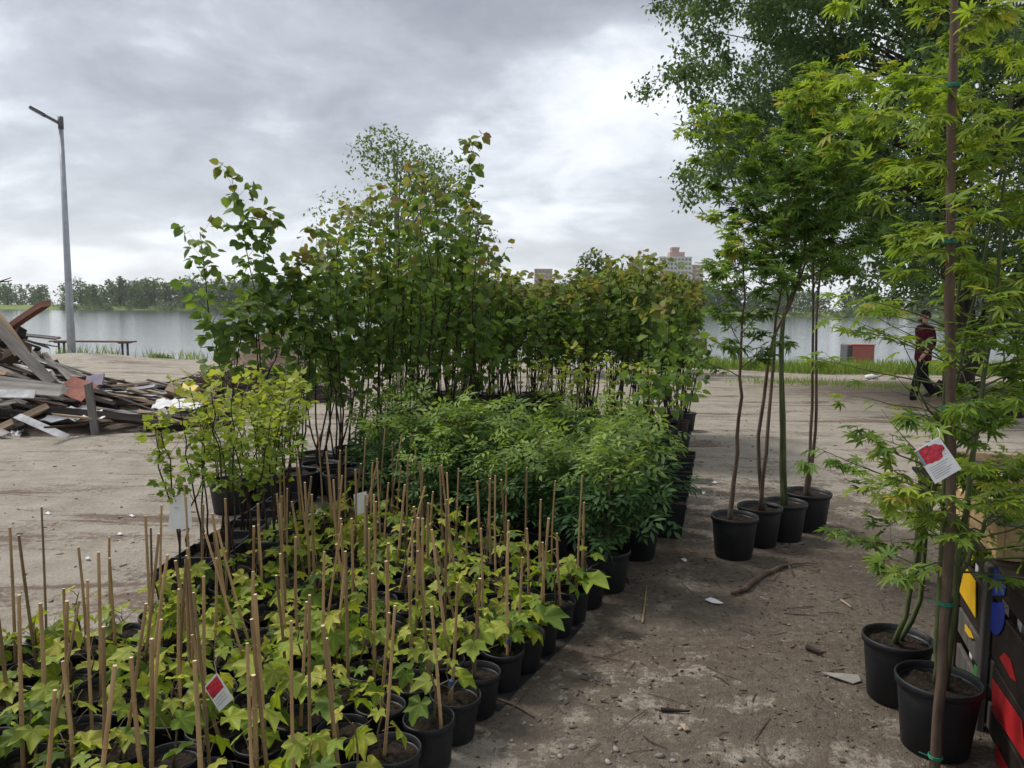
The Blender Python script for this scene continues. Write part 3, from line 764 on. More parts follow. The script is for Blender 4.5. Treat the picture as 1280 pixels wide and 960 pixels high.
# ================================================================== DEMOLITION PILE
PC = (-6.9, 11.5)
def pile_h(x, y):
    u = (x + 8.6) / 4.4; v = (y - 11.7) / 2.3
    if v * v > 1 or u > 1.0: return 0.0
    base = 1.2 * max(0, 1 - max(0, u)) ** 4.5 + .34 * max(0, 1 - abs(u) ** 3)
    return base * (1 - v * v) ** .7
mb = MB(); N = 34
for j in range(N + 1):
    for i in range(N + 1):
        x = -11.5 + 7.3 * i / N; y = 9.3 + 4.8 * j / N; z = pile_h(x, y) * .72 * (1 + .3 * noise.noise(Vector((x * 2, y * 2, 0))))
        mb.v.append((x, y, gh(x, y) - .04 + z))
for j in range(N):
    for i in range(N): mb.f.append((j * (N + 1) + i, j * (N + 1) + i + 1, (j + 1) * (N + 1) + i + 1, (j + 1) * (N + 1) + i))
mb.mi = [0] * len(mb.f)
tag(mb.build('rubble_mound', M_RUBBLE, None, True), 'dark heap of rubble under the demolition boards', 'rubble')
def plank_mesh(L, W, H, mat, g, broken=True):
    """a board with uneven broken ends and a slight warp"""
    mb = MB(); n = 6; vs = []; bow = g.uniform(-.02, .02) * L
    for i in range(n + 1):
        u = i / n - .5; x = u * L
        for (yy, zz) in ((-1, -1), (1, -1), (1, 1), (-1, 1)):
            ex = (g.uniform(-.06, .06) * min(L, 1.2) if broken and i in (0, n) else 0)
            vs.append((x + ex, yy * W / 2 * (1 + g.uniform(-.05, .05)), zz * H / 2 + bow * (1 - 4 * u * u)))
    fs = []
    for i in range(n):
        for k in range(4): a, b = i * 4 + k, i * 4 + (k + 1) % 4; fs.append((a, b, b + 4, a + 4))
    fs += [(3, 2, 1, 0), (n * 4, n * 4 + 1, n * 4 + 2, n * 4 + 3)]
    mb.add(vs, fs); return mb.mesh('plank', mat)
g = random.Random(77)
KINDS = [('weathered_plank', M_WG, 'weathered grey plank lying in the demolition heap', 'grey planks in the heap', 'plank'),
         ('brown_plank', M_WB, 'dark brown old plank lying in the demolition heap', 'brown planks in the heap', 'plank'),
         ('split_plank', M_WT, 'pale tan split plank lying in the demolition heap', 'tan planks in the heap', 'plank'),
         ('charred_beam', M_WK, 'blackened beam lying in the demolition heap', 'dark beams in the heap', 'beam'),
         ('painted_board', M_WW, 'board with peeling white paint in the demolition heap', 'white boards in the heap', 'board')]
meshes = []
for ki, (nm, mt, *_r) in enumerate(KINDS):
    row = []
    for q in range(5):
        if ki == 3: row.append(plank_mesh(g.uniform(.5, 1.5), g.uniform(.06, .10), g.uniform(.05, .08), mt, g))
        elif ki == 4: row.append(plank_mesh(g.uniform(.5, 1.3), g.uniform(.12, .32), g.uniform(.012, .02), mt, g))
        else: row.append(plank_mesh(g.uniform(.35, 1.7), g.uniform(.035, .14), g.uniform(.012, .035), mt, g))
    meshes.append(row)
for i in range(270):
    u = g.random() ** 1.0; x = -9.4 + 5.5 * u; y = 11.7 + g.uniform(-1, 1) * (2.2 - .5 * u)
    ki = g.choices(range(5), (38, 27, 14, 13, 8))[0]; nm, mt, lb, gr, ct = KINDS[ki]
    hz_ = pile_h(x, y); layer = g.random() ** .4
    o = link(nm, g.choice(meshes[ki])); tag(o, lb, ct, gr)
    az = g.gauss(0, .65) + (math.pi if g.random() < .5 else 0); slope = (pile_h(x + .3, y) - pile_h(x - .3, y)) / .6
    sy = (pile_h(x, y + .3) - pile_h(x, y - .3)) / .6
    nrm = Vector((-slope * .75, -sy * .75, 1)).normalized() + rv(g, .16); nrm.normalize()
    xa = Vector((math.cos(az), math.sin(az), 0)); xa = (xa - nrm * xa.dot(nrm)).normalized(); ya = nrm.cross(xa)
    M_ = Matrix((xa, ya, nrm)).transposed().to_4x4(); M_.translation = (x, y, gh(x, y) + hz_ * (.72 + .30 * layer) + .035)
    o.matrix_basis = M_
def beam_px(nm, pa, pb, ya, yb, W, H, mat, lb, ct, flat=False):
    a, b = PY(*pa, ya), PY(*pb, yb); d = b - a
    o = link(nm, plank_mesh(d.length, W, H, mat, g)); xa = d.normalized(); up = Vector((0, -.75, .65)); za = (up - xa * up.dot(xa)).normalized()
    M_ = Matrix((xa, za.cross(xa), za)).transposed().to_4x4(); M_.translation = (a + b) / 2; o.matrix_basis = M_
    return tag(o, lb, ct)
beam_px('rusty_beam', (-6, 424), (58, 379), 11.0, 10.9, .12, .07, M_RUST, 'reddish brown beam jutting up out of the heap', 'beam')
beam_px('leaning_beam', (-25, 388), (66, 480), 10.9, 10.2, .14, .10, M_WG, 'thick grey beam leaning down the face of the heap', 'beam')
beam_px('leaning_plank', (-25, 370), (26, 440), 11.05, 10.7, .19, .04, M_WT, 'wide pale tan plank leaning against the leaning grey beam', 'plank')
beam_px('beam_stub', (2, 428), (28, 415), 11.3, 11.2, .15, .12, M_WK, 'short dark beam stub sticking out above the heap', 'beam')
beam_px('beam_stub', (8, 448), (33, 434), 11.1, 11.0, .17, .14, M_WB, 'short brown beam stub just under the dark stub', 'beam')
beam_px('long_plank', (-30, 473), (80, 488), 10.1, 10.1, .14, .05, M_WG, 'long grey plank lying across the heap below the leaning beam', 'plank')
beam_px('wide_plank', (-35, 480), (78, 490), 9.95, 9.9, .16, .03, M_WG, 'wide flat grey plank at the front of the heap', 'plank')
beam_px('white_strip', (-20, 492), (44, 493), 9.85, 9.85, .12, .02, M_WW, 'white painted strip lying under the wide grey plank', 'board')
beam_px('grey_post', (110, 478), (120, 545), 9.8, 9.65, .085, .07, M_WG, 'weathered grey post standing upright at the front of the heap', 'post')
beam_px('red_board', (80, 480), (112, 492), 10.5, 10.2, .30, .025, M_WR, 'faded red board in the middle of the heap', 'board')
beam_px('lilac_board', (108, 478), (130, 474), 10.7, 10.7, .2, .03, M_LILAC, 'pale lilac scrap board behind the upright grey post', 'board')
beam_px('pale_pole', (158, 488), (194, 483), 11.6, 11.7, .05, .05, M_STEELG, 'thin pale metal pole lying on top of the heap', 'pole')
beam_px('yellow_scrap', (225, 484), (244, 488), 12.0, 11.8, .18, .03, M_YEL, 'yellow plastic scrap at the low end of the heap', 'scrap')
beam_px('pale_log', (210, 486), (262, 503), 11.2, 10.9, .12, .1, M_WT, 'pale stripped log at the low end of the heap', 'log')
beam_px('front_beam', (45, 512), (200, 527), 9.9, 9.85, .10, .08, M_WK, 'long blackened beam along the foot of the heap', 'beam')
beam_px('front_plank', (-10, 540), (60, 508), 9.6, 9.9, .10, .04, M_WT, 'tan plank slanting up at the near foot of the heap', 'plank')
beam_px('broken_strip', (22, 520), (86, 548), 9.6, 9.45, .09, .02, M_WW, 'narrow whitish strip slanting down at the near foot', 'board')
def sheet(name, px, mat, lb, ys_):
    """a crumpled sheet lying on the heap, outlined by its corners"""
    c = [PY(a, b, y) for (a, b), y in zip(px, ys_)]; mb = MB(); N = 9
    for k in (0, 1):
        for j in range(N + 1):
            for i in range(N + 1):
                u, v = i / N, j / N; p_ = (c[0] * (1 - u) + c[1] * u) * (1 - v) + (c[3] * (1 - u) + c[2] * u) * v
                q = Vector((u * 5, v * 4, len(name))); p_ = p_ + Vector((.06 * noise.noise(q * 1.7), .05 * noise.noise(q + Vector((5, 0, 0))), .07 * noise.noise(q * 1.3) - .008 * k)); mb.v.append(tuple(p_))
        o0 = k * (N + 1) ** 2
        for j in range(N):
            for i in range(N):
                f = [o0 + j * (N + 1) + i, o0 + j * (N + 1) + i + 1, o0 + (j + 1) * (N + 1) + i + 1, o0 + (j + 1) * (N + 1) + i]; mb.f.append(f if k == 0 else f[::-1])
    mb.mi = [0] * len(mb.f)
    return tag(mb.build(name, mat, None, True), lb, 'sheet')
sheet('white_sheet', [(78, 508), (118, 507), (132, 524), (48, 524)], M_PAPER, 'crumpled white sheet spread over the front of the heap', [10.2, 10.2, 9.75, 9.75])
sheet('pale_sheet', [(198, 499), (258, 500), (244, 512), (190, 509)], M_PAPER, 'flat pale sheet lying at the low end of the heap', [11.0, 11.0, 10.6, 10.7])
sheet('scrap_sheet', [(10, 540), (30, 534), (26, 545), (6, 556)], M_PAPER, 'small curled whitish scrap at the near foot of the heap', [9.6, 9.6, 9.5, 9.45])
# bare branch at the picture's left edge, stuck in the heap
o = empty('dead_branch', (-7.6, 11.2, .4), 'bare forked branch standing up out of the heap', 'branch'); bl = Vector((-7.6, 11.2, .4))
mb = MB(); mb.tube(interp([(0, 0, 0), (-.1, 0, .9), PY(-25, 362, 11.2) - bl, PY(0, 352, 11.2) - bl, PY(14, 347, 11.2) - bl], 12), [.025 - .0016 * i for i in range(13)], 6)
mb.build('stem', M_TWIG, o, True); mb = MB(); mb.tube([PY(0, 352, 11.2) - bl, PY(8, 352, 11.2) - bl, PY(15, 350.5, 11.2) - bl], [.012, .009, .005], 5); mb.build('side_twig', M_TWIG, o, True)
# ================================================================== POTS
_pots = {}
def pot_meshes(r, h, square=False, n=24):
    key = (round(r, 3), round(h, 3), square)
    if key in _pots: return _pots[key]
    mb = MB()
    if not square:
        rb = r * .80
        mb.lathe([(0, .0), (rb * .93, .0), (rb, .006), (r * .975, h - .03), (r * .975, h - .028), (r * .93, h - .027), (r * .92, h - .04), (rb * .9, .04)], n)
        body = mb.mesh('pot', M_POT, True)
        mb = MB(); mb.lathe([(r * .975, h - .030), (r * 1.035, h - .028), (r * 1.045, h - .004), (r * 1.02, h), (r * .985, h - .002), (r * .955, h - .03)], n); rim = mb.mesh('rim', M_POT, True)
        mb = MB(); nr = 5; zs = h - .035
        mb.v.append((0, 0, zs + .012))
        for k in range(1, nr + 1):
            for a in range(n): q = r * .95 * k / nr; th = 2 * math.pi * a / n; x, y = q * math.cos(th), q * math.sin(th); mb.v.append((x, y, zs + .016 * noise.noise(Vector((x * 30, y * 30, r * 9)))))
        mb.f = [(0, 1 + a, 1 + (a + 1) % n) for a in range(n)]
        for k in range(nr - 1):
            for a in range(n): i, j = 1 + k * n + a, 1 + k * n + (a + 1) % n; mb.f.append((i, i + n, j + n, j))
        mb.mi = [0] * len(mb.f); soil = mb.mesh('soil', M_SOIL, True)
    else:
        def ring(w_, z): return [(-w_, -w_, z), (w_, -w_, z), (w_, w_, z), (-w_, w_, z)]
        prof = [(r * .74, 0), (r * .96, h - .03), (r * .93, h - .028), (r * .90, h - .06)]
        vs = []; fs = [(3, 2, 1, 0)]
        for w_, z in prof: vs += ring(w_, z)
        for i in range(len(prof) - 1):
            for k in range(4): fs.append((i * 4 + k, i * 4 + (k + 1) % 4, i * 4 + 4 + (k + 1) % 4, i * 4 + 4 + k))
        mb.add(vs, fs); body = mb.mesh('pot', M_POT)
        mb = MB(); vs = []; fs = []; prof = [(r * .96, h - .035), (r * 1.0, h - .033), (r * 1.0, h), (r * .95, h), (r * .93, h - .05)]
        for w_, z in prof: vs += ring(w_, z)
        for i in range(len(prof) - 1):
            for k in range(4): fs.append((i * 4 + k, i * 4 + (k + 1) % 4, i * 4 + 4 + (k + 1) % 4, i * 4 + 4 + k))
        mb.add(vs, fs); rim = mb.mesh('rim', M_POT)
        mb = MB(); K = 6
        for j in range(K + 1):
            for i in range(K + 1): x, y = (i / K * 2 - 1) * r * .92, (j / K * 2 - 1) * r * .92; mb.v.append((x, y, h - .045 + .016 * noise.noise(Vector((x * 30, y * 30, 2)))))
        mb.f = [(j * (K + 1) + i, j * (K + 1) + i + 1, (j + 1) * (K + 1) + i + 1, (j + 1) * (K + 1) + i) for j in range(K) for i in range(K)]; mb.mi = [0] * len(mb.f); soil = mb.mesh('soil', M_SOIL, True)
    _pots[key] = (body, rim, soil); return _pots[key]
def add_pot(o, r, h, square=False, rz=None):
    b, ri, s = pot_meshes(r, h, square)
    q = link('pot', b, o); q.rotation_euler.z = rng.uniform(0, 6.28) if rz is None and not square else (rz or 0)
    link('rim', ri, q); link('soil', s, q); return q
def cane_mesh(L, r, seed):
    g = random.Random(seed); mb = MB(); pts = []; rad = []; z = -.12; nxt = g.uniform(.02, .1); bend = Vector((g.gauss(0, .006), g.gauss(0, .006), 0))
    zs = [z]
    while nxt < L - .03: zs += [nxt - .006, nxt, nxt + .006]; nxt += g.uniform(.10, .16)
    zs.append(L)
    for q in zs:
        u = (q + .12) / (L + .12); pts.append(Vector((bend.x * math.sin(u * 3), bend.y * math.sin(u * 3), q)))
        rad.append(r * (1 - .25 * u) * (1.16 if len(pts) % 3 == 0 and 1 < len(pts) < len(zs) else 1.0))
    mb.tube(pts, rad, 8, False); n = len(mb.v)
    top = [tuple(q) for q in mb.v[-8:]]; mb.add(top, [tuple(range(8))], 1)
    return mb.mesh('cane', [M_CANE, M_CANE_END])
canes = [cane_mesh(L, r, i) for i, (L, r) in enumerate([(.46, .007), (.52, .0062), (.58, .0074), (.42, .009), (.62, .006), (.50, .008), (.55, .0066), (.38, .0074)])]

# ================================================================== FRONT BED OF STAKED CREEPERS
e1 = (G(716, 778) - G(520, 965)); e1.z = 0; e1.normalize(); e2 = Vector((-e1.y, e1.x, 0))
S0 = G(716, 778); SPC = .203; VR, VH = .094, .178
poly = [(512, 1000), (752, 772), (712, 748), (640, 722), (560, 700), (470, 665), (400, 668), (350, 700), (318, 742), (230, 800), (150, 818), (-40, 872), (-140, 905), (-140, 1180), (330, 1180)]
def inpoly(x, y, pg):
    c = False
    for i in range(len(pg)):
        x1, y1 = pg[i]; x2, y2 = pg[i - 1]
        if (y1 > y) != (y2 > y) and x < (x2 - x1) * (y - y1) / (y2 - y1) + x1: c = not c
    return c
ORD = 'first second third fourth fifth sixth seventh eighth ninth tenth eleventh twelfth thirteenth fourteenth fifteenth sixteenth seventeenth eighteenth nineteenth twentieth'.split()
ORD_L = ORD
spots = []
for r_ in range(0, 17):
    line = []
    for k in range(-7, 17):
        q = S0 + e2 * (r_ * SPC) - e1 * (k * SPC) ; ix, iy = PX((q.x, q.y, 0))
        if q.y > 1.6 and inpoly(ix, iy, poly) and ix > -130: line.append(q)
    line.sort(key=lambda q: -q.dot(e1)); spots.append(line)
g = random.Random(404); NV = 0
stemm = []
for i in range(5):
    gg = random.Random(i); h = .09 + .04 * i; mb = MB()
    mb.tube(interp([(0, 0, -.02), (.012, .01, h * .4), (-.008, .012, h * .7), (.006, 0, h)], 6), [.0048, .0042, .004, .0036, .003, .0026, .002], 5)
    stemm.append((h, mb.mesh('stem', M_STEM_VINE, True)))
def vine_leaves(g, h, n, vig):
    out = []; ga = g.uniform(0, 6)
    for i in range(n):
        t = (i + .6) / n; z = .02 + h * t; az = ga + i * 2.4 + g.uniform(-.4, .4); pet = g.uniform(.03, .09) * (1.15 - .5 * t)
        d = Vector((math.cos(az), math.sin(az), 0)); base = Vector((0, 0, z)) + d * pet + Vector((0, 0, pet * g.uniform(.2, .8)))
        y = d + Vector((0, 0, g.uniform(-.75, .05))) + rv(g, .15); up = Vector((0, -.25, 1)) + rv(g, .28)
        s = vig * g.uniform(.050, .092) * (1.15 - .45 * t)
        out.append((base, frame(y, up), s, (g.uniform(.2, 1) if t > .75 else (.0 if g.random() < .85 else .6))))
    return out
def petioles(lv):
    mb = MB()
    for (p_, M_, s, tp_) in lv: a = Vector((0, 0, max(.0, p_.z - .035))); mb.tube([a, a.lerp(p_, .5) + Vector((0, 0, .006)), p_], [.0016, .0014, .0012], 3, False)
    return mb.mesh('petioles', M_STEM_VINE)
plants = []
for i in range(9):
    gg = random.Random(900 + i); si = gg.randrange(5); n = [4, 5, 7, 9, 6, 11, 8, 5, 13][i]
    lv = vine_leaves(gg, stemm[si][0], n, gg.uniform(.9, 1.25)); plants.append((si, lv, petioles(lv)))
special = {}
for r_, line in enumerate(spots):
    for k, q in enumerate(line):
        z = gh(q.x, q.y); loc = Vector((q.x + g.gauss(0, .008), q.y + g.gauss(0, .008), z + .004))
        lb = 'staked yellow-green creeper, %s pot from the shrubs in %s row from dirt path' % (ORD[k], ORD[r_])
        o = empty('potted_creeper', loc, lb, 'potted plant', 'staked creepers in the front bed', 0)
        o.rotation_euler = (g.gauss(0, .022), g.gauss(0, .022), 0); pq = add_pot(o, VR, VH); pq.scale = (g.uniform(.95, 1.05), g.uniform(.95, 1.05), g.uniform(.95, 1.03))
        zs = VH - .03
        pl = g.randrange(9); si, lv, pm = plants[pl]; a = g.uniform(0, 6.28); off = Vector((g.gauss(0, .02), g.gauss(0, .02), zs))
        Rz = Matrix.Translation(off) @ Matrix.Rotation(a, 4, 'Z') @ Matrix.Scale(g.uniform(.9, 1.12), 4)
        link('stem', stemm[si][1], o, M=Rz); tag(link('petioles', pm, o, M=Rz), kind='stuff')
        for (p_, M_, s, tp_) in lv:
            if g.random() < .2: continue
            m3 = Matrix([[M_[i][j] * s for j in range(3)] for i in range(3)]).to_4x4(); m3.translation = p_
            link('leaf', leaf_data(g.choice(('vine', 'vine2', 'vine3')), LM_VINE, tp_), o, M=Rz @ m3)
        for c_ in range(2 if g.random() < .13 else 1):
            tl = g.gauss(0, .11); ta = g.uniform(0, 6.28)
            cp = Vector((g.gauss(0, .02), g.gauss(0, .02), zs)) + Vector((.03 * c_, 0, 0)); tl = tl * .3 if r_ == 0 and k in (5, 7) else tl
            link('cane', g.choice(canes), o, M=Matrix.Translation(cp) @ Matrix.Rotation(tl, 4, (math.cos(ta), math.sin(ta), 0)) @ Matrix.Rotation(g.uniform(0, 6), 4, 'Z'))
        special[(r_, k)] = (o, loc); NV += 1
        if r_ == 0 and k in (5, 7):
            mb = MB(); mb.tube([(cp.x, cp.y, zs + .05), (cp.x, cp.y, zs + .07)], .0115, 8); tag(mb.build('blue_tape', M_TIE_B, o), 'band of blue tape round the cane')
print('creepers', NV, [len(l) for l in spots])
# ground cloth below the bed
mb = MB(); N = 30; cs = [S0 + e1 * .25 - e2 * .17, S0 + e1 * .25 + e2 * 2.6, S0 - e1 * 2.6 + e2 * 2.6, S0 - e1 * 2.6 - e2 * .17]
for j in range(N + 1):
    for i in range(N + 1):
        u, v = i / N, j / N; q = (cs[0] * (1 - u) + cs[1] * u) * (1 - v) + (cs[3] * (1 - u) + cs[2] * u) * v
        q = q + e2 * (.03 * math.sin(v * 23) if i == 0 else 0); mb.v.append((q.x, q.y, gh(q.x, q.y) + .005 + (.01 * abs(math.sin(v * 31)) if i == 0 else 0)))
# drop cells left of the bed's own outline
for j in range(N):
    for i in range(N):
        a = j * (N + 1) + i; c = Vector(mb.v[a]); ix, iy = PX((c.x, c.y, 0))
        if inpoly(ix, iy, [(500, 1010), (735, 785), (712, 740), (560, 690), (400, 660), (318, 735), (150, 810), (-140, 900), (-140, 1400), (330, 1400)]): mb.f.append((a, a + 1, a + N + 2, a + N + 1))
mb.mi = [0] * len(mb.f)
tag(mb.build('ground_cloth', M_SHEET, None, True), 'black weed cloth spread under the staked creeper pots', 'ground cloth')

# ================================================================== YELLOW-GREEN SHRUBS IN SQUARE POTS
NINE = dict(leaf=.042, sp=.036, nb=7, t0=.40, elev=lambda t: .75, blen=lambda t: .15 * (1.0 - .3 * t), subp=.25, subl=.5, droop=.35, jit=.35, tilt=.5, pet=.02, tip0=.6, stemleaf=9, wob=.15, u0=.2)
def nine_stems(g, h, n, spread):
    st = []
    for i in range(n):
        a = g.uniform(0, 6.28); d = Vector((math.cos(a), math.sin(a), 0)); hh = h * g.uniform(.78, 1.05)
        st.append(dict(pts=[d * .02, d * spread * .25 + Vector((0, 0, hh * .35)), d * spread * .6 + rv(g, .02) + Vector((0, 0, hh * .7)), d * spread + Vector((0, 0, hh))], r0=.0065, r1=.002, n=10))
    return st
nine = []
for i in range(6):
    gg = random.Random(300 + i); mb, lv = grow(gg, nine_stems(gg, .9, 3, .11), NINE); nine.append((mb.mesh('stems', M_BARK_D, True), inst_mesh('foliage', T['three'], lv, LM_NINE)))
def shrub_nine(loc, k, label, group, h=.26, r=.12, sc=1.0, rz=0, square=True):
    o = empty('potted_shrub', loc, label, 'potted shrub', group); add_pot(o, r, h, square, rz)
    M_ = Matrix.Translation((0, 0, h - .05)) @ Matrix.Rotation(rng.uniform(0, 6.28), 4, 'Z') @ Matrix.Scale(sc, 4)
    link('stems', nine[k][0], o, M=M_); tag(link('foliage', nine[k][1], o, M=M_), kind='stuff'); return o
q0 = G(232, 762); i = 0
for c_ in range(2):
    for k in range(7):
        x = q0.x + .27 * c_ + .02 * k + rng.gauss(0, .006); y = q0.y + .255 * k + .02 * c_
        if c_ == 1 and k > 3: continue
        shrub_nine(Vector((x, y, gh(x, y) + .004)), i % 6, 'upright yellow-green shrub in square pot, %s from the sand end of %s row' % (ORD[k], ('outer', 'inner')[c_]), 'yellow-green shrubs in square pots', .24, .125, .98 + .12 * rng.random(), rng.gauss(0, .03)); i += 1
for n_, (px, dy) in enumerate([(660, 7.0), (695, 7.25), (735, 6.9), (770, 7.3), (805, 7.0), (575, 7.5)]):
    q = PY(px, 560, dy); shrub_nine(Vector((q.x, q.y, gh(q.x, q.y) + .004)), (n_ + 2) % 6, 'yellow-green shrub behind the dark shrubs, %s from the birch side' % ORD[(n_ + 1) % 6], 'yellow-green shrubs behind the dark shrubs', .26, .12, 1.03 + .12 * rng.random())

# ================================================================== DARK COMPOUND-LEAVED SHRUBS
SHR = dict(leaf=.142, sp=.056, nb=11, t0=.16, elev=lambda t: .55, blen=lambda t: .25 * (1.1 - .5 * t), subp=.35, subl=.5, droop=.35, jit=.3, tilt=.4, pet=.015, tip0=.66, stemleaf=8, wob=.13, u0=.2)
shr = []
for i in range(6):
    gg = random.Random(500 + i); st = []
    for k in range(6):
        a = gg.uniform(0, 6.28); d = Vector((math.cos(a), math.sin(a), 0)); hh = gg.uniform(.48, .72)
        st.append(dict(pts=[d * .02, d * .1 + Vector((0, 0, hh * .4)), d * .14 + rv(gg, .02) + Vector((0, 0, hh))], r0=.007, r1=.002, n=8, wob=.004))
    mb, lv = grow(gg, st, SHR); shr.append((mb.mesh('stems', M_STEM_VINE, True), inst_mesh('foliage', T['comp'], lv, LM_SHRUB)))
def shrub_dark(loc, k, label, r=.145, h=.25, sc=1.0):
    o = empty('leafy_shrub', loc, label, 'potted shrub', 'dark green shrubs'); add_pot(o, r, h)
    M_ = Matrix.Translation((0, 0, h - .045)) @ Matrix.Rotation(rng.uniform(0, 6.28), 4, 'Z') @ Matrix.Scale(sc, 4)
    link('stems', shr[k][0], o, M=M_); tag(link('foliage', shr[k][1], o, M=M_), kind='stuff')
q = G(757, 740); shrub_dark(q, 0, 'bushy green shrub in a round pot at the corner by the path', .135, .24, .98)
q = G(795, 697); shrub_dark(q, 1, 'green shrub in a round pot just behind the corner shrub', .15, .25, 1.0)
n_ = 0; q1 = G(690, 712)
for r_ in range(4):
    for k in range(7):
        x = q1.x + .2 * r_ - .44 * k + rng.gauss(0, .05); y = q1.y + .47 * r_ + .17 * k + rng.gauss(0, .05)
        ix, iy = PX((x, y, .5))
        if y > 6.5 or ix < 462 or ix > 800: continue
        shrub_dark(Vector((x, y, gh(x, y) + .002)), n_ % 6, 'dense dark green shrub, %s leftward from corner shrub in %s row behind creepers' % (ORD[k], ORD[r_]), .14, .24, .66 + .42 * rng.random()); n_ += 1
print('dark shrubs', n_)

# ================================================================== HEART-LEAVED SAPLINGS
KAT = dict(leaf=.078, sp=.066, nb=14, t0=.38, elev=lambda t: .85, blen=lambda t: .46 * (1.12 - .75 * t), subp=.22, subl=.5, droop=.55, jit=.35, tilt=.55, pet=.035, tip0=.86, stemleaf=10, wob=.1, u0=.12, fw=.4, sd=.7)
def near_first(lv, loc, n, face=Vector((0, -1, .0))):
    """the n leaves that show largest: nearest the camera side"""
    lv = sorted(lv, key=lambda l: (l[0] + loc).length_squared - 2 * (l[0] + loc).z * CAM_H); return lv[:n], lv[n:]
def sapling(loc, stems, label, seed, group='heart-leaved saplings', nobj=150, pr=.17, ph=.26, par=None, kind='heart', mat=LM_KAT, bark=M_BARK_D, name='heart_leaf_sapling', square=False, bulk=None, rz=None):
    g = random.Random(seed); o = empty(name, loc, label, 'potted tree', group); add_pot(o, pr, ph, square, rz)
    mb, lv = grow(g, stems, par or KAT)
    if name == 'potted_maple' and group.startswith('large'):
        keep = []       # the maples' own thin spots, through which the bank shows
        for L_ in lv:
            ix, iy = PX(L_[0] + Vector(loc)); pr_ = 1.0
            if 1122 < ix < 1178 and 376 < iy < 515: pr_ = .05
            elif 1030 < ix < 1124 and 392 < iy < 520: pr_ = .22
            elif ix < 1185 and iy > 520 and iy < 640: pr_ = .5
            if g.random() < pr_: keep.append(L_)
        lv = keep
    mb.build('stems', bark, o, True); a, b = near_first(lv, Vector(loc), nobj)
    leaf_objs(o, kind, mat, a)
    if b: tag(link('foliage', inst_mesh('foliage', T[bulk or kind], b, mat), o), kind='stuff')
    return o, len(lv)
def stems_px(loc, lst, y, r0=.011, r1=.0025, **k):
    out = []
    for pts in lst:
        pp = [Vector((rng.gauss(0, .02), rng.gauss(0, .02), .2))]
        for j, (a, b) in enumerate(pts): pp.append(PY(a, b, y + rng.gauss(0, .04)) - Vector(loc))
        out.append(dict(pts=pp, r0=r0, r1=r1, n=16, wob=.005, **k))
    return out
loc = G(290, 640); l1 = Vector((loc.x, loc.y, loc.z))
sapling(l1, stems_px(l1, [[(281, 500), (262, 395), (250, 290)], [(288, 520), (300, 430), (312, 400)]], l1.y, nb=14, t0=.42), 'slender heart-leaved sapling leaning towards the lamp, standing clear of the clump', 71, 'slender saplings beside the clump', 300, par=dict(KAT, leaf=.085, blen=lambda t: .38 * (1.1 - .6 * t), sp=.046, tip0=.92))
loc = G(332, 632); l1 = Vector((loc.x, loc.y, loc.z))
sapling(l1, stems_px(l1, [[(328, 500), (318, 370), (290, 225)], [(326, 500), (322, 390), (338, 268)], [(331, 490), (350, 430), (372, 340)]], l1.y + .1, nb=14, t0=.5), 'taller three-stemmed heart-leaved sapling between the leaning one and the clump', 72, 'slender saplings beside the clump', 300, par=dict(KAT, leaf=.085, blen=lambda t: .36 * (1.1 - .6 * t), sp=.046, tip0=.92))
clump = [(375, 6.4, 372, 318), (402, 6.7, 395, 282), (430, 6.35, 425, 268), (398, 7.2, 440, 262), (455, 6.9, 470, 238), (480, 6.6, 500, 226), (505, 7.1, 530, 220), (520, 6.5, 545, 228),
         (545, 6.9, 570, 236), (560, 7.4, 592, 176), (585, 6.8, 598, 278), (600, 7.3, 612, 305), (440, 7.5, 455, 258), (500, 7.7, 512, 214), (555, 7.8, 580, 236), (470, 7.3, 482, 250), (420, 6.9, 410, 300), (535, 7.3, 556, 222)]
for i, (bx, dy, tx, ty) in enumerate(clump):
    q = PY(bx, 600, dy); q.z = gh(q.x, q.y) + .002; top = PY(tx, ty, dy); H = top.z - q.z; g_ = random.Random(800 + i); st = []
    ns = 3 if i != 9 else 1
    for k in range(ns):
        a = g_.uniform(0, 6.28); sp_ = 0 if k == 0 else g_.uniform(.1, .26); hh = H * (1 if k == 0 else g_.uniform(.7, .95)); tp_ = (top - q) * (hh / H) + Vector((math.cos(a) * sp_, math.sin(a) * sp_, 0))
        st.append(dict(pts=[Vector((g_.gauss(0, .03), g_.gauss(0, .03), .2)), tp_ * .35 + rv(g_, .03), tp_ * .7 + rv(g_, .04), tp_], r0=.011, r1=.0022, n=14, wob=.006, nb=9 if i != 9 else 26))
    par = dict(KAT) if i != 9 else dict(KAT, blen=lambda t: .16, stemleaf=20)
    rank = sorted(range(len(clump)), key=lambda z: clump[z][0]).index(i)
    lab = 'heart-leaved sapling of the tall clump, %s stem group counted from the slender saplings' % ORD_L[rank] if i != 9 else 'thin heart-leaved sapling shooting above the tall clump'
    sapling(q, st, lab, 820 + i, 'tall clump of heart-leaved saplings', 85 if dy < 7 else 40, par=par)
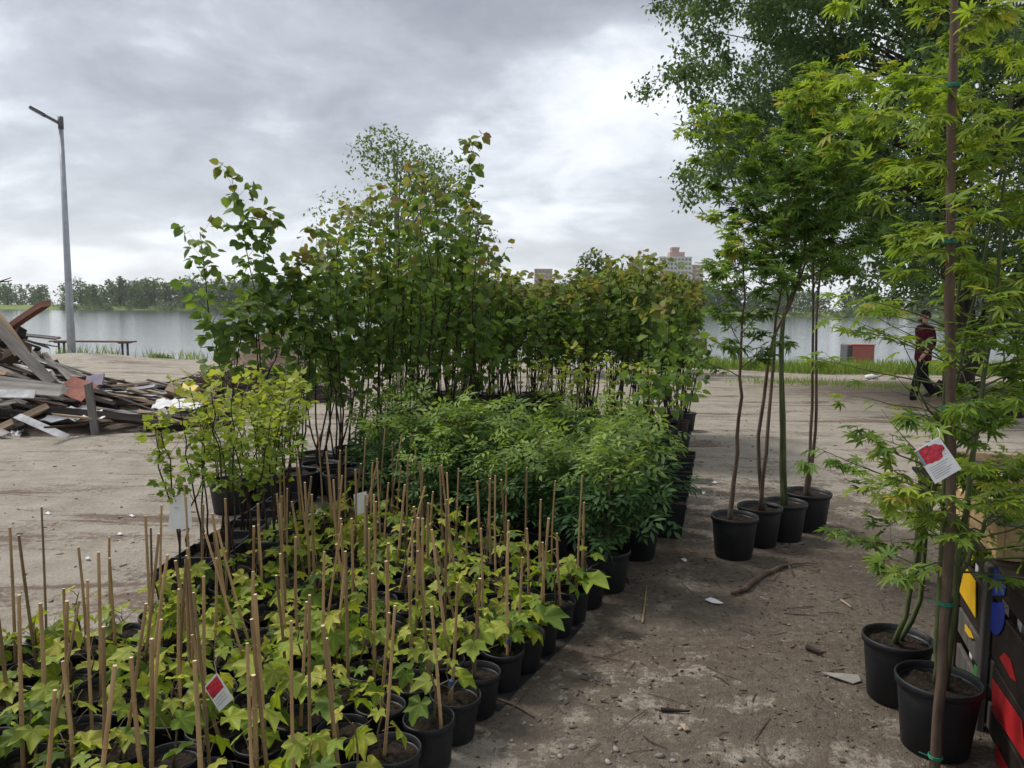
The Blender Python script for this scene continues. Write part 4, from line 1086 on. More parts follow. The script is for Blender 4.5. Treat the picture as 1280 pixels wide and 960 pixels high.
# the lower block of saplings behind
kat2 = []
KAT2 = dict(KAT, nb=9, t0=.42, leaf=.072, blen=lambda t: .36 * (1.1 - .7 * t), tip0=.80)
for i in range(5):
    g_ = random.Random(1200 + i); st = []
    for k in range(3):
        a = g_.uniform(0, 6.28); sp_ = g_.uniform(.05, .25); hh = g_.uniform(1.65, 1.95); d = Vector((math.cos(a) * sp_, math.sin(a) * sp_, 0))
        st.append(dict(pts=[rv(g_, .02), d * .4 + Vector((0, 0, hh * .35)) + rv(g_, .03), d * .8 + Vector((0, 0, hh * .7)) + rv(g_, .03), d + Vector((0, 0, hh))], r0=.010, r1=.002, n=12, wob=.006))
    mb, lv = grow(g_, st, KAT2); kat2.append((mb.mesh('stems', M_BARK_D, True), inst_mesh('foliage', T['heart'], lv, LM_KAT)))
n_ = 0
for r_ in range(6):
    for k in range(11):
        dy = 8.3 + .42 * r_; px = 500 + k * 37 + 16 * (r_ % 2) + rng.gauss(0, 4)
        if px > 858: continue
        q = PY(px, 540, dy); q.z = gh(q.x, q.y) + .002
        o = empty('heart_leaf_sapling', q, 'low heart-leaved sapling, %s from the tall clump in %s row behind yellow-green shrubs' % (ORD_L[k], ORD_L[r_]), 'potted tree', 'lower block of saplings'); add_pot(o, .14, .25)
        top = 343 + 9 * math.sin(px * .03) + rng.gauss(0, 8) + (8 if px > 820 else 0); H = PY(px, top, dy).z - q.z - .2
        M_ = Matrix.Translation((0, 0, .2)) @ Matrix.Rotation(rng.uniform(0, 6.28), 4, 'Z') @ Matrix.Diagonal((1.05, 1.05, H / 1.9, 1))
        m = rng.randrange(5); link('stems', kat2[m][0], o, M=M_); tag(link('foliage', kat2[m][1], o, M=M_), kind='stuff'); n_ += 1
print('block saplings', n_)
# a farther row of dark pots with stems seen under the block
for k in range(7):
    q = PY(535 + k * 26, 512, 12.0 + .1 * (k % 2)); q.z = gh(q.x, q.y) + .002
    o = empty('far_sapling', q, 'small sapling in the far row of black pots, %s from the tall clump' % ORD[k], 'potted tree', 'far row of pots'); add_pot(o, .19, .32)
    M_ = Matrix.Translation((0, 0, .26)) @ Matrix.Rotation(rng.uniform(0, 6.28), 4, 'Z') @ Matrix.Scale(.75, 4); m = k % 5
    link('stems', kat2[m][0], o, M=M_); tag(link('foliage', kat2[m][1], o, M=M_), kind='stuff')
# row of square pots at the path edge with two leaning whips
qa = G(836, 668); qb = G(852, 600)
for k in range(6):
    u = k / 5; q = qa.lerp(qb, u); q.z = gh(q.x, q.y) + .003; g_ = random.Random(1500 + k)
    if k in (3, 5):
        pts = [[(853, 560), (868, 480), (884, 420)], ] if k == 3 else [[(848, 540), (858, 490), (872, 430)]]
        st = stems_px(q, pts, q.y, .009, .003, nb=7, t0=.55)
        lb = 'leaning whip sapling in a square pot, tilting out over the path' if k == 3 else 'leaning whip sapling in the last square pot from the corner shrub'
    else:
        st = [dict(pts=[Vector((0, 0, .2)), Vector((g_.gauss(-.1, .05), g_.gauss(0, .05), .8)), Vector((g_.gauss(-.15, .08), g_.gauss(0, .08), 1.5 + .2 * g_.random()))], r0=.009, r1=.002, n=12, nb=9, t0=.4)]
        lb = 'straight sapling in square black pot, %s from the corner shrub in pathside row' % ORD[k]
    sapling(q, st, lb, 1510 + k, 'saplings in square pots along the path', 50, .125, .26, dict(KAT2, tip0=.9), square=True, rz=math.atan2(-(qb - qa).x, (qb - qa).y))

# ================================================================== MAPLES
MAP = dict(leaf=.068, sp=.046, nb=12, t0=.5, elev=lambda t: .40, blen=lambda t: .62 * (1.15 - .65 * t), depth=2, subp=.46, subl=.5, droop=.45, jit=.28, tilt=.30, pet=.03, tip0=.82, stemleaf=4, wob=.1, curve=.0, opp=True, u0=.25, fw=.8, sd=.6)
def back(v, r):
    v = v.copy(); v.y += r * .8; v.z = gh(v.x, v.y); return v
def maple(loc, stems, label, seed, par, nobj=300, pr=.15, ph=.28, bark=M_BARK_MAP, group='potted maples by the path'):
    o, n = sapling(loc, stems, label, seed, group, nobj, pr, ph, par, 'maple', LM_MAPLE, bark, 'potted_maple', bulk='maple'); print('maple', n); return o
l = back(G(922, 703), .13)
maple(l, stems_px(l, [[(921, 560), (927, 430), (930, 300)]], l.y, .019, .004, nb=22, t0=.56), 'short maple with a single brown trunk in the foremost round pot', 61, dict(MAP, blen=lambda t: .42 * (1.1 - .5 * t)), 300)
l = back(G(954, 685), .13)
maple(l, stems_px(l, [[(948, 560), (962, 440), (985, 385), (1010, 320), (1042, 250), (1050, 150)], [(958, 560), (968, 430), (976, 360), (985, 240), (1000, 130)]], l.y, .016, .004, nb=22, t0=.56), 'two-stemmed maple whose trunks lean together, in the second pot from the foremost', 62, MAP, 300)
l = back(G(986, 677), .13)
maple(l, stems_px(l, [[(977, 560), (976, 420), (985, 365), (958, 300), (915, 225), (882, 155)], [(978, 420), (1000, 340), (1020, 200), (1040, 95)]], l.y, .017, .004, nb=22, t0=.56), 'green-barked maple forking towards the lake, in the third pot', 63, dict(MAP, blen=lambda t: .5 * (1.1 - .6 * t)), 300, bark=M_BARK_GRN)
l = back(G(1014, 664), .13)
maple(l, stems_px(l, [[(1014, 540), (1016, 400), (1018, 260), (1015, 120)], [(1019, 540), (1021, 400), (1035, 250), (1070, 110)]], l.y, .015, .004, nb=22, t0=.56), 'twin-stemmed straight maple in the widest pot, hindmost of four', 64, MAP, 300, .17, .29)
# the two large maples at the painted stall
MAPN = dict(MAP, leaf=.062, sp=.050, nb=13, t0=.28, tip0=.25, blen=lambda t: .50 * (1.0 - .25 * t), elev=lambda t: .15, subp=.36, tilt=.3, pet=.03)
l = back(G(1133, 893), .13)
maple(l, stems_px(l, [[(1135, 760), (1155, 640), (1172, 540), (1195, 400), (1215, 200), (1230, 60), (1235, -120)], [(1148, 760), (1160, 650), (1185, 520), (1225, 350), (1262, 150), (1275, -80)]], l.y, .013, .004, nb=28, t0=.34), 'large maple with one brown and one green stem in the pot behind the stall-side pot', 65, dict(MAPN, bias=Vector((.05, .05, 0))), 300, .135, .27, M_BARK_GRN, 'large maples at the painted stall')
l = back(G(1187, 957), .13)
maple(l, stems_px(l, [[(1172, 830), (1179, 640), (1183, 500), (1186, 300), (1190, 60), (1190, -150)], [(1205, 640), (1230, 480), (1250, 300), (1262, 120)], [(1185, 760), (1215, 690), (1240, 640), (1262, 610)]], l.y - .02, .014, .004, nb=28, t0=.36), 'large bright-leaved maple in the ribbed pot against the painted stall', 66, dict(MAPN, bias=Vector((-.12, 0, 0))), 300, .145, .275, M_BARK_GRN, 'large maples at the painted stall')
# support pole with green twine
pb = G(1166, 995); y0 = l.y - .175; pb.y = y0; pb.x = PY(1166, 990, y0).x; pb.z = gh(pb.x, y0)
pts = [Vector((pb.x, pb.y, pb.z - .1))] + [PY(a, b, y0 + c) for a, b, c in ((1175, 860, .0), (1188, 640, .05), (1187, 420, .08), (1188, 240, .1), (1192, 60, .1), (1194, -60, .1))]
o = empty('support_pole', pb, 'rough brown pole standing in front of the ribbed pot, tied with green twine', 'pole')
mb = MB(); pp = [q - pb for q in interp(pts, 28)]; mb.tube([q + rv(rng, .0015) for q in pp], [.0185 - .006 * i / 28 + rng.uniform(-.0012, .0012) for i in range(29)], 9); mb.build('shaft', M_BARK_MAP, o, True)
for py in (935, 752, 535, 300, 118):
    i = min(range(29), key=lambda k: abs(PX(pp[k] + pb)[1] - py)); d = (pp[min(28, i + 1)] - pp[i - 1]).normalized()
    mb = MB()
    for k in range(3):
        N = 14; a = d.orthogonal().normalized(); b = d.cross(a); mb.tube([pp[i] + d * (.004 * (k - 1)) + (a * math.cos(th) + b * math.sin(th)) * .0225 for th in [2 * math.pi * q / N for q in range(N + 1)]], .0022, 5, False)
    mb.tube([pp[i] + Vector((-.02, 0, .0)), pp[i] + Vector((-.05, .02, .004))], .002, 4); mb.build('twine', M_TIE_G, o)

# ================================================================== PLANT TAGS
def quad_on(mb, c, ex, ey, pts, off, n, th=0.0):
    vs = [c + ex * a + ey * b + n * off for a, b in pts]; mb.add(vs, [tuple(range(len(vs)))])
def tag_card(name, cpx, y, corners, label, big=True):
    """a printed card hanging from a plant: corners in pixels at depth y"""
    C = [PY(a, b, y) for a, b in corners]; c = sum(C, Vector()) / 4; ex = (C[1] - C[0]); ey = (C[3] - C[0]); n = ex.cross(ey).normalized()
    if n.y > 0: n = -n
    o = empty(name, c, label, 'plant tag'); Cl = [q - c for q in C]; mb = MB(); th = n * -.0012
    mb.add(Cl + [q + th for q in Cl], [(0, 1, 2, 3), (7, 6, 5, 4)] + [(k, k + 4, (k + 1) % 4 + 4, (k + 1) % 4) for k in range(4)]); mb.build('card', M_CARD, o)
    def panel(nm, u0, v0, u1, v1, mat, off=.0012, wig=0):
        mb = MB(); g_ = random.Random(int(u0 * 99 + v0 * 7)); pts = []
        if wig:
            for k in range(26):
                a = 2 * math.pi * k / 26; rr = 1 + g_.uniform(-wig, wig * .4); pts.append(((u0 + u1) / 2 + (u1 - u0) / 2 * math.cos(a) * rr, (v0 + v1) / 2 + (v1 - v0) / 2 * math.sin(a) * rr))
        else: pts = [(u0, v0), (u1, v0), (u1, v1), (u0, v1)]
        mb.add([Cl[0] + ex * a + ey * b + n * off for a, b in pts], [tuple(range(len(pts)))]); return mb.build(nm, mat, o)
    return o, panel, Cl, ex, ey, n
# corners: 0 = hanging corner's neighbour, going round
o, panel, Cl, ex, ey, n = tag_card('plant_tag', None, 2.28, [(1143, 564), (1174, 546), (1202, 586), (1169, 605)], 'white plant tag with red foliage photo hanging on the front maple')
panel('photo', .02, .03, .93, .52, M_PHOTO, .0012, .18); panel('photo', .0, .03, .5, .46, MATS['flower photo print'], .0008); panel('caption', .02, .04, .10, .46, M_TEAL, .0016)
for k in range(6): panel('text_line', .10 + .0 * k, .58 + .06 * k, .86 - .1 * (k % 3), .60 + .06 * k, M_INK)
for k in range(3): panel('text_line', .70, .30 + .07 * k, .95, .315 + .07 * k, M_INK)
mb = MB(); mb.tube([Cl[1] + (Cl[3] - Cl[1]) * .06 + n * .002, Cl[1] + Vector((.012, .02, .012)), Cl[1] + Vector((.02, .05, .02))], .0012, 5); mb.build('loop', M_INK, o)
o, panel, Cl, ex, ey, n = tag_card('plant_tag', None, 2.40, [(255, 859), (271, 841), (292, 873), (274, 890)], 'small white plant tag with pink flower photo among the creepers')
panel('photo', .06, .06, .94, .52, M_PHOTO, .0012)
for k in range(3): panel('text_line', .10, .62 + .1 * k, .85, .645 + .1 * k, M_INK)
mb = MB(); mb.tube([Cl[1] + (Cl[3] - Cl[1]) * .06, Cl[1] + Vector((-.01, .01, .03)), Cl[1] + Vector((.0, .02, .06))], .001, 5); mb.build('loop', M_INK, o)
o, panel, Cl, ex, ey, n = tag_card('plant_tag', None, 4.0, [(214, 622), (238, 618), (240, 660), (210, 662)], 'pale blank tag hanging in the first yellow-green shrubs')
o, panel, Cl, ex, ey, n = tag_card('plant_tag', None, 4.75, [(442, 618), (458, 614), (460, 640), (444, 645)], 'pale blank tag among pots at the end of the creeper bed')

# ================================================================== PAINTED STALL
fd = Vector((math.sin(R(19)), math.cos(R(19)), 0)); fn = Vector((-fd.y, fd.x, 0)) # fn points to the yard (left)
_d = ray(1243, 800); _c = Vector((0, 0, CAM_H)); _p = G(1216, 890); F0 = _c + _d * ((_p - _c).dot(fn) / _d.dot(fn)); F0.z = gh(F0.x, F0.y)   # the front post
SE = .60     # far end of the front
print('stall', F0, SE)
o = empty('painted_stall', F0, 'dark slatted stall front painted with coloured shapes, topped by pine boxes', 'stall')
Rm = Matrix((fd, -fn, Vector((0, 0, 1)))).transposed()        # local x along the front, y into the stall
def fbox(nm, s0, s1, d0, d1, z0, z1, mat, bev=.003, parent=None):
    mb = MB(); c = Rm @ Vector(((s0 + s1) / 2, (d0 + d1) / 2, (z0 + z1) / 2)); mb.box((0, 0, 0), (s1 - s0, d1 - d0, z1 - z0)); q = mb.build(nm, mat, parent or o)
    M_ = Rm.to_4x4(); M_.translation = c; q.matrix_basis = M_; bevel(q, bev); return q
for k, (z0, z1) in enumerate(((.03, .135), (.19, .303), (.315, .525), (.58, .668))):
    fbox('front_board', -1.75, -.005, .0, .018, z0, z1, M_FENCE)
    fbox('front_board', .005, SE, .004, .022, z0, z1, M_FENCE_G if k < 2 else M_FENCE)
for s in (-1.3, -.9, -.52, -.30, -.10, .5 * SE, .9 * SE): fbox('inner_post', s - .035, s + .01, .045, .085, 0, .668, M_WHITE)
fbox('shadow_backing', -1.75, SE,   .20, .215, 0, .668, M_BLACK)  # near-black sheet standing in for the shade seen through the slat gaps
fbox('corner_post', SE, SE + .05, -.005, .06, 0, .668, M_FENCE)
fbox('front_post', .045, .10, -.028, -.002, 0, .668, M_FENCE_G)
fbox('counter_frame', -1.75, 1.95, -.012, .9, .671, .69, M_FENCE)
# painted patches lie on the boards
def wall_hit(px, py, off):
    d = ray(px, py); c = Vector((0, 0, CAM_H)); p0 = F0 + fn * off; t_ = (p0 - c).dot(fn) / d.dot(fn); return c + d * t_ - F0
def patch(nm, pxs, mat, off=.006, th=.003):
    mb = MB(); v = [wall_hit(a, b, off) for a, b in pxs]; n = len(v); v2 = [q - fn * th for q in v]
    mb.add(v + v2, [tuple(range(n)), tuple(range(n, 2 * n))[::-1]] + [(k, (k + 1) % n, (k + 1) % n + n, k + n) for k in range(n)]); return mb.build(nm, mat, o)
def oval(cx, cy, rx, ry, a0=0, a1=360, n=18): return [(cx + rx * math.cos(R(a0 + (a1 - a0) * k / n)), cy + ry * math.sin(R(a0 + (a1 - a0) * k / n))) for k in range(n + (0 if a1 - a0 >= 360 else 1))]
patch('yellow_patch', [(1206, 708), (1219, 727), (1219, 772), (1199, 739)], M_PY)
patch('yellow_patch', [(1206, 780), (1213, 790), (1216, 798), (1211, 796), (1206, 788)], M_PY)
patch('yellow_patch', [(1210, 686), (1216, 688), (1216, 704), (1210, 698)], M_PY)
patch('blue_patch', oval(1246, 732, 10.5, 25, 150, 360 + 30), M_PB)
patch('blue_patch', oval(1245, 768, 10, 26, -35, 215), M_PB)
patch('red_patch', [(1240, 848), (1276, 900), (1281, 952), (1240, 888)], M_PR)
patch('red_patch', [(1249, 822), (1255, 816), (1262, 824), (1269, 852), (1262, 846), (1255, 832)], M_PR)
patch('red_patch', [(1244, 930), (1262, 965), (1262, 990), (1244, 960)], M_PR)
patch('green_patch', [(1218, 830), (1222, 838), (1229, 864), (1221, 855), (1217, 842)], M_PG)
# pine boxes on the counter
def pine_box(s0, s1, d0, d1, z0, h, label):
    c = F0 + Rm @ Vector(((s0 + s1) / 2, (d0 + d1) / 2, z0)); b = empty('pine_box', c, label, 'wooden box', 'pine boxes on the stall')
    W, D = s1 - s0, d1 - d0
    def bd(nm, cx, cy, sx, sy, z=h / 2, sz=h, mat=M_PINE):
        mb = MB(); mb.box((0, 0, 0), (sx, sy, sz)); q = mb.build(nm, mat, b); M_ = Rm.to_4x4(); M_.translation = Rm @ Vector((cx, cy, z)); q.matrix_basis = M_; bevel(q, .003)
    bd('side_board', 0, -D / 2 + .012, W, .024); bd('side_board', 0, D / 2 - .012, W, .024)
    bd('end_board', -W / 2 + .012, 0, .024, D - .05); bd('end_board', W / 2 - .012, 0, .024, D - .05)
    bd('liner', 0, 0, W - .05, D - .05, h * .55, .01, M_TARP); return b
pine_box(.055, .50, .0, .75, .692, .13, 'pine box with a knotty end board on the near part of the stall')
pine_box(.575, 1.15, .0, .8, .692, .13, 'second pine box, directly behind the knotty one on the stall counter')
pine_box(1.25, 1.9, .05, .85, .692, .12, 'pine box with grey liner at the far end of the stall')
for s, d_ in ((.95, .05), (1.88, .05), (.95, .84), (1.88, .84)): fbox('trestle_leg', s - .03, s + .03, d_ - .03, d_ + .03, 0, .669, M_FENCE_G)
# ================================================================== WALKING MAN
def skin_obj(name, verts, edges, radii, mat, parent, root=0, sub=2):
    me = bpy.data.meshes.new(name); me.from_pydata(verts, edges, []); o = bpy.data.objects.new(name, me); col.objects.link(o)
    m = o.modifiers.new('skin', 'SKIN'); s = o.modifiers.new('sub', 'SUBSURF'); s.levels = sub; s.render_levels = sub
    for i, r in enumerate(radii):
        v = me.skin_vertices[0].data[i]; v.radius = r if isinstance(r, tuple) else (r, r); v.use_root = (i == root)
    dg = bpy.context.evaluated_depsgraph_get(); m2 = bpy.data.meshes.new_from_object(o.evaluated_get(dg)); bpy.data.objects.remove(o)
    m2.materials.clear(); m2.materials.append(mat); m2.shade_smooth(); return link(name, m2, parent)
q = G(1150, 508); q.z = gh(q.x, q.y)
man = empty('person', q, 'bearded man in a burgundy checked shirt and dark trousers walking along the bank', 'person')
man.scale = (.96,) * 3
# local: -x is forward
HIP = (0, 0, .94); V = [HIP, (0, 0, 1.12), (.01, 0, 1.34), (.0, 0, 1.47), (-.015, 0, 1.54), (-.02, 0, 1.62), (-.02, 0, 1.70),      # 0-6 spine, neck, head
     (.0, -.19, 1.43), (.03, -.23, 1.16), (-.10, -.21, .97), (-.15, -.20, .90),      # 7-10 near arm
     (.0, .19, 1.43), (.05, .24, 1.16), (.02, .22, .95), (.0, .21, .87),        # 11-14 far arm
     (-.02, -.095, .88), (-.14, -.10, .50), (-.20, -.10, .09), (-.34, -.10, .035),   # 15-18 near leg forward
     (.03, .095, .88), (.10, .10, .50), (.33, .10, .17), (.28, .10, .05),     # 19-22 far leg back
     (-.115, 0, 1.635)]                                           # 23 nose
E = [(0, 1), (1, 2), (2, 3), (3, 4), (4, 5), (5, 6), (2, 7), (7, 8), (8, 9), (9, 10), (2, 11), (11, 12), (12, 13), (13, 14), (0, 15), (15, 16), (16, 17), (17, 18), (0, 19), (19, 20), (20, 21), (21, 22), (5, 23)]
Rr = [(.09, .11), (.08, .10), (.085, .10), (.055, .055), (.052, .052), (.088, .072), (.08, .068), .045, .04, .033, .03, .045, .045, .033, .03, .085, .06, .04, .03, .085, .06, .042, .03, .018]
body = skin_obj('body', V, E, Rr, M_SKIN, man, 0, 2)
mb = MB(); N = 18; rings = [(.86, .128, .175, 0), (.94, .132, .178, 0), (1.08, .122, .165, 0), (1.22, .13, .178, .005), (1.34, .135, .195, .01), (1.42, .115, .195, .01), (1.465, .085, .13, .005), (1.49, .062, .068, -.005), (1.515, .058, .06, -.01)]
for z, rx, ry, ox in rings:
    for k in range(N): a = 2 * math.pi * k / N; mb.v.append((ox + rx * math.cos(a), ry * math.sin(a), z + .01 * math.sin(3 * a + z * 9)))
mb.f = [(i * N + k, i * N + (k + 1) % N, (i + 1) * N + (k + 1) % N, (i + 1) * N + k) for i in range(len(rings) - 1) for k in range(N)]; mb.mi = [0] * len(mb.f)
mb.tube(interp([(.0, -.14, 1.42), (.01, -.205, 1.37), (.03, -.235, 1.17), (-.02, -.225, 1.08)], 8), [.085, .082, .075, .07, .066, .062, .06, .06, .058], 10)
mb.tube(interp([(.0, .14, 1.42), (.01, .205, 1.37), (.05, .245, 1.17), (.04, .235, 1.06)], 8), [.085, .082, .075, .07, .066, .062, .06, .06, .058], 10)
mb.build('shirt', M_SHIRT, body, True)
skin_obj('trousers', [(0, 0, .97), (0, 0, .90), (-.02, -.095, .86), (-.14, -.10, .50), (-.20, -.10, .12), (.03, .095, .86), (.10, .10, .50), (.33, .10, .20)],
         [(0, 1), (1, 2), (2, 3), (3, 4), (1, 5), (5, 6), (6, 7)], [(.13, .165), (.135, .17), .105, .085, .068, .105, .085, .068], M_TROUSER, body, 0)
for (a, b) in (((-.18, -.10, .05), (-.36, -.10, .035)), ((.34, .10, .12), (.27, .10, .045))):
    skin_obj('shoe', [a, tuple((Vector(a) + Vector(b)) / 2), b], [(0, 1), (1, 2)], [(.05, .045), (.05, .045), (.035, .038)], M_SHOE, body, 1)
bm = bmesh.new(); bmesh.ops.create_icosphere(bm, subdivisions=3, radius=1)
for v in bm.verts: v.co = Vector((-.012 + .108 * v.co.x, .088 * v.co.y, 1.668 + .098 * v.co.z)) + rv(rng, .002)
bmesh.ops.delete(bm, geom=[v for v in bm.verts if v.co.z < 1.60 or (v.co.x < -.045 and v.co.z < 1.705)], context='VERTS')
me = bpy.data.meshes.new('hair'); bm.to_mesh(me); bm.free(); me.materials.append(M_HAIR); me.shade_smooth(); link('hair', me, body)
for sy in (-1, 1):
    mb = MB(); mb.lathe([(0, -.012), (.02, -.01), (.024, 0), (.016, .008), (0, .006)], 8); q_ = mb.build('ear', M_SKIN, body, True); q_.matrix_basis = Matrix.Translation((-.005, sy * .082, 1.635)) @ Matrix.Rotation(math.pi / 2 * sy, 4, 'X') @ Matrix.Scale(1.3, 4, (0, 1, 0))
    mb = MB(); mb.lathe([(0, -.007), (.007, -.003), (.007, .003), (0, .007)], 6); q_ = mb.build('eye', M_HAIR, body, True); q_.location = (-.1, sy * .032, 1.65)
skin_obj('beard', [(-.03, 0, 1.585), (-.075, 0, 1.565), (-.10, 0, 1.58)], [(0, 1), (1, 2)], [(.05, .06), (.035, .045), (.016, .03)], M_HAIR, body, 1)
for k in range(5):      # fingers of the near hand
    a = Vector((-.15, -.215 + .012 * k, .90)); mb = MB(); mb.tube([a, a + Vector((-.012, 0, -.035)), a + Vector((.0, 0, -.065 + .006 * abs(k - 2)))], [.009, .008, .006], 6); mb.build('finger', M_SKIN, body, True)

# ================================================================== LITTER ON THE YARD
def rock_mesh(seed, s):
    bm = bmesh.new(); bmesh.ops.create_icosphere(bm, subdivisions=1, radius=1)
    for v in bm.verts: v.co *= 1 + .35 * noise.noise(v.co * 1.3 + Vector((seed * 7, 0, 0))); v.co.z *= .6
    me = bpy.data.meshes.new('stone'); bm.to_mesh(me); bm.free(); me.materials.append(M_STONE); me.shade_smooth(); return me
rocks = [rock_mesh(i, 1) for i in range(5)]
g = random.Random(61)
def free(x, y):
    ix, iy = PX((x, y, 0)); return not inpoly(ix, iy, poly)
for i, (px, py, s) in enumerate([(824, 948, .016), (841, 954, .012), (700, 946, .013), (925, 951, .018), (770, 940, .014), (655, 905, .009), (688, 900, .008), (698, 935, .010), (878, 874, .011), (760, 955, .012), (640, 925, .009), (715, 936, .016), (664, 908, .009), (850, 915, .010)]):
    q = G(px, py); o = link('stone', rocks[i % 5], None, (q.x, q.y, q.z + s * .25)); o.scale = (s * 1.3, s, s); o.rotation_euler.z = g.uniform(0, 6); tag(o, 'small pale pebble lying on the dirt path', 'pebble', 'pebbles on the path')
# countless chips, twigs and bark crumbs
mb = MB()
for i in range(3600):
    if i < 2500: x, y = g.gauss(1.3, 1.3), 2.3 + abs(g.gauss(0, 2.3))
    else: x, y = g.uniform(-7, 5), g.uniform(4, 13)
    if not free(x, y) or y < 1.9: continue
    az = g.uniform(0, 6.28); L = .004 + .03 * g.random() ** 2.2; L *= (1 if i < 2500 else 1.6); wd = L * g.uniform(.1, .45)
    Mz = Matrix.Rotation(az, 3, 'Z') @ Matrix.Rotation(g.gauss(0, .15), 3, 'Y'); mb.box((x, y, gh(x, y) + .003), (L, wd, .004), Mz, 0, L * .08, g)
for i in range(230):
    x, y = g.gauss(1.3, 1.4), 2.4 + abs(g.gauss(0, 2.2))
    if not free(x, y): continue
    az = g.uniform(0, 6.28); L = g.uniform(.05, .22); d = Vector((math.cos(az), math.sin(az), 0)) * L; c = Vector((x, y, gh(x, y) + .005)); r_ = g.uniform(.0012, .003)
    mb.tube([c - d * .5, c + rv(g, .01) * .6 + Vector((0, 0, .004)), c + d * .5], [r_, r_, r_ * .5], 4, False)
tag(mb.build('ground_litter', M_CHIP), 'bark crumbs, chips and twigs strewn over the yard', kind='stuff')
mb = MB()
for i in range(1500):
    x, y = (g.gauss(.8, 1.2), 2.2 + abs(g.gauss(0, 1.6))) if i < 900 else (g.uniform(-7, 5), g.uniform(3, 12))
    if not free(x, y) or y < 1.9: continue
    s = g.uniform(.002, .008) * (1 if i < 900 else 1.7); v = [Vector(q) + rv(g, .25) for q in ((1, 0, 0), (-1, 0, 0), (0, 1, 0), (0, -1, 0), (0, 0, .7), (0, 0, -.7))]
    mb.add([Vector((x, y, gh(x, y) + s * .3)) + q * s for q in v], [(0, 2, 4), (2, 1, 4), (1, 3, 4), (3, 0, 4), (2, 0, 5), (1, 2, 5), (3, 1, 5), (0, 3, 5)])
tag(mb.build('gravel', M_STONE), 'fine gravel scattered on the dirt', kind='stuff')
# fallen branch
q = G(965, 728); o = empty('fallen_branch', q, 'crooked dead branch lying on the dark soil before the maple pots', 'branch')
pts = [G(a, b) - q + Vector((0, 0, .016)) for a, b in ((914, 748), (932, 741), (945, 728), (965, 716), (985, 709), (1003, 706), (1022, 705))]
mb = MB(); pp = interp(pts, 20); mb.tube([v + rv(g, .003) for v in pp], [.012 + .008 * math.sin(math.pi * min(1, i / 13)) - .009 * max(0, (i - 10) / 10) for i in range(21)], 7); mb.build('stem', M_BARK_MAP, o, True)
for (a, b, c_, d_) in ((985, 709, 992, 722), (945, 728, 938, 722)):
    mb = MB(); mb.tube([G(a, b) - q + Vector((0, 0, .02)), G(c_, d_) - q + Vector((0, 0, .01))], [.006, .002], 5); mb.build('twig', M_BARK_MAP, o, True)
def stick(nm, pxs, r, mat, lb, ct='stick'):
    c = G(*pxs[0]); mb = MB(); mb.tube(interp([G(a, b) - c + Vector((0, 0, r + .002)) for a, b in pxs], 6), [r * (1 - .08 * i) for i in range(7)], 6); o = mb.build(nm, mat, None, True); o.location = c; tag(o, lb, ct)
stick('straw_stick', [(803, 783), (805, 765), (808, 738)], .006, M_CANE, 'thin tan stick on the path pointing at the corner shrub')
stick('straw_stick', [(780, 727), (795, 733), (809, 737)], .005, M_WG, 'thin grey stick meeting the tan stick at an angle')
stick('dark_stick', [(826, 892), (845, 893), (862, 894)], .009, M_WK, 'short blackened stick on the open path')
stick('curved_root', [(622, 878), (640, 884), (655, 892), (668, 900)], .006, M_CHIP, 'thin curved root beside the creeper bed', 'root')
stick('dark_stick', [(1008, 818), (1018, 822), (1028, 826)], .014, M_WK, 'stubby dark stick lying on dark soil before the large maples')
stick('pale_stick', [(1051, 753), (1058, 758), (1064, 763)], .008, M_WT, 'short pale stick beyond the stubby dark stick')
def scrap(nm, pxs, mat, lb, ct, lift=.006):
    c = G(*pxs[0]); v = [G(a, b) - c + Vector((0, 0, lift + g.uniform(0, .012))) for a, b in pxs]; n = len(v); m = sum(v, Vector()) / n + Vector((0, 0, .012)); mb = MB()
    mb.add(v + [m] + [q - Vector((0, 0, .004)) for q in v], [(k, (k + 1) % n, n) for k in range(n)] + [tuple(range(n + 1, 2 * n + 1))[::-1]] + [(k, k + n + 1, (k + 1) % n + n + 1, (k + 1) % n) for k in range(n)]); o = mb.build(nm, mat); o.location = c; tag(o, lb, ct)
scrap('paper_scrap', [(881, 756), (888, 753), (896, 754), (904, 758), (900, 760), (890, 759)], M_PAPER, 'crumpled white paper scrap on the path below the fallen branch', 'litter')
scrap('wood_sliver', [(1025, 849), (1050, 850), (1072, 854), (1076, 860), (1066, 862), (1045, 857)], M_WG, 'flat pale grey wood sliver on the path before the large maples', 'wood sliver')
scrap('bark_flake', [(848, 909), (858, 912), (862, 918), (856, 920)], M_WT, 'curled tan bark flake on the open path', 'bark')
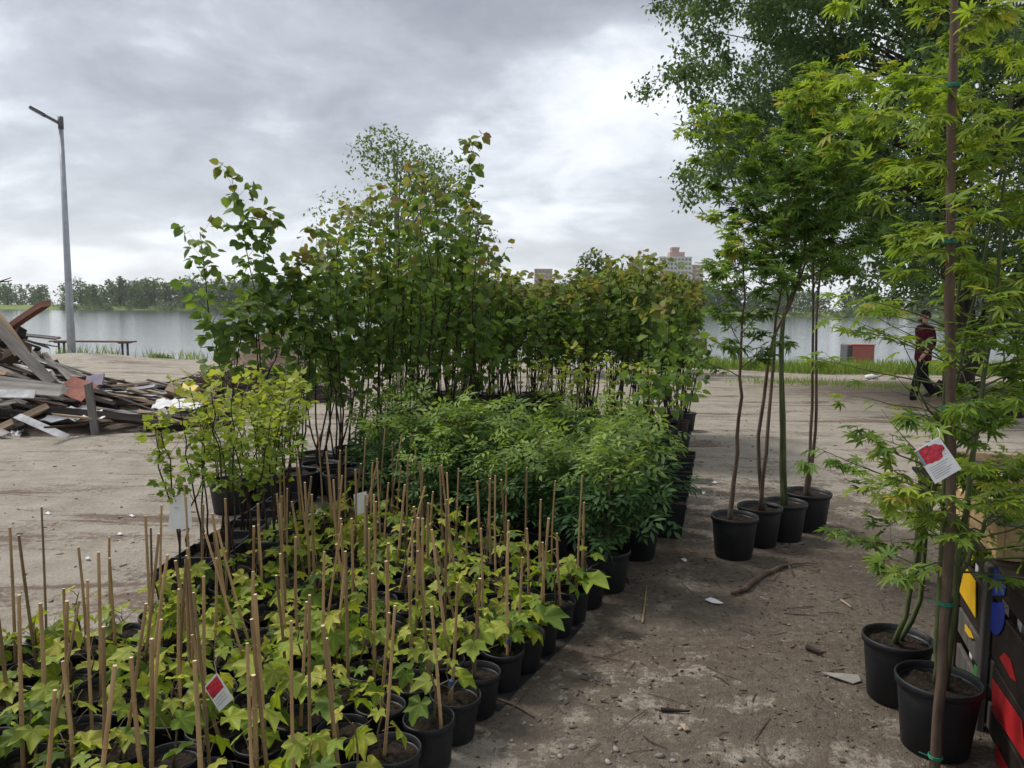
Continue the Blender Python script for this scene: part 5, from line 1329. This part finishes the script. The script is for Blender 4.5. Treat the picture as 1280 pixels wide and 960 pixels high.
for i, (px, py) in enumerate([(852, 617), (858, 621), (878, 618), (871, 612), (842, 632), (893, 605), (1056, 664), (848, 651), (1095, 700), (690, 715), (60, 640), (165, 645), (110, 700), (240, 600), (150, 668), (855, 704)]):
    scrap('litter_flake', [(px - 4, py), (px, py - 1.5), (px + 4, py), (px + 1, py + 1.5)], M_PAPER, 'tiny white litter flake lying on the yard', 'litter')
    o = [x for x in col.objects if x.name.startswith('litter_flake')][-1]; o['group'] = 'white litter flakes'
# white lump, black bag by the big tree
q = G(1090, 473); o = link('white_lump', rocks[1], None, (q.x, q.y, q.z + .05)); o.scale = (.17, .12, .11); o.data = rocks[1].copy(); o.data.materials[0] = M_PAPER; tag(o, 'whitish lump lying in the weeds before the grassy bank', 'litter')
bm = bmesh.new(); bmesh.ops.create_icosphere(bm, subdivisions=3, radius=1)
for v in bm.verts: v.co *= 1 + .22 * noise.noise(v.co * 2.2) + .06 * noise.noise(v.co * 7); v.co.z = max(v.co.z, -.6)
me = bpy.data.meshes.new('rubbish_bag'); bm.to_mesh(me); bm.free(); me.materials.append(M_BAG); me.shade_smooth()
q = G(1262, 520); o = link('rubbish_bag', me, None, (q.x, q.y, q.z + .2)); o.scale = (.34, .3, .36); tag(o, 'black rubbish bag lying beside the big tree', 'bag')
q = G(1215, 512); tag(heap('earth_mound', (q.x + .7, q.y + .2), 2.2, .9, .32, M_MOUND, None, 9), 'low earth mound with roots at the foot of the big tree', 'mound')

# ================================================================== HAZE
mb = MB(); x0, x1, y0_, y1, z0, z1 = -1500, 1500, -70, 1400, -4, 120
mb.add([(x0, y0_, z0), (x1, y0_, z0), (x1, y1, z0), (x0, y1, z0), (x0, y0_, z1), (x1, y0_, z1), (x1, y1, z1), (x0, y1, z1)], [(3, 2, 1, 0), (4, 5, 6, 7), (0, 1, 5, 4), (1, 2, 6, 5), (2, 3, 7, 6), (3, 0, 4, 7)])
t = NT('thin haze'); pv = t.n('ShaderNodeVolumePrincipled'); pv.inputs['Color'].default_value = (.92, .95, 1.0, 1); pv.inputs['Density'].default_value = .0002; pv.inputs['Anisotropy'].default_value = .2
t.l(pv.outputs[0], t.out.inputs['Volume'])
tag(mb.build('haze', t.m), 'thin pale haze over the lake', kind='stuff')
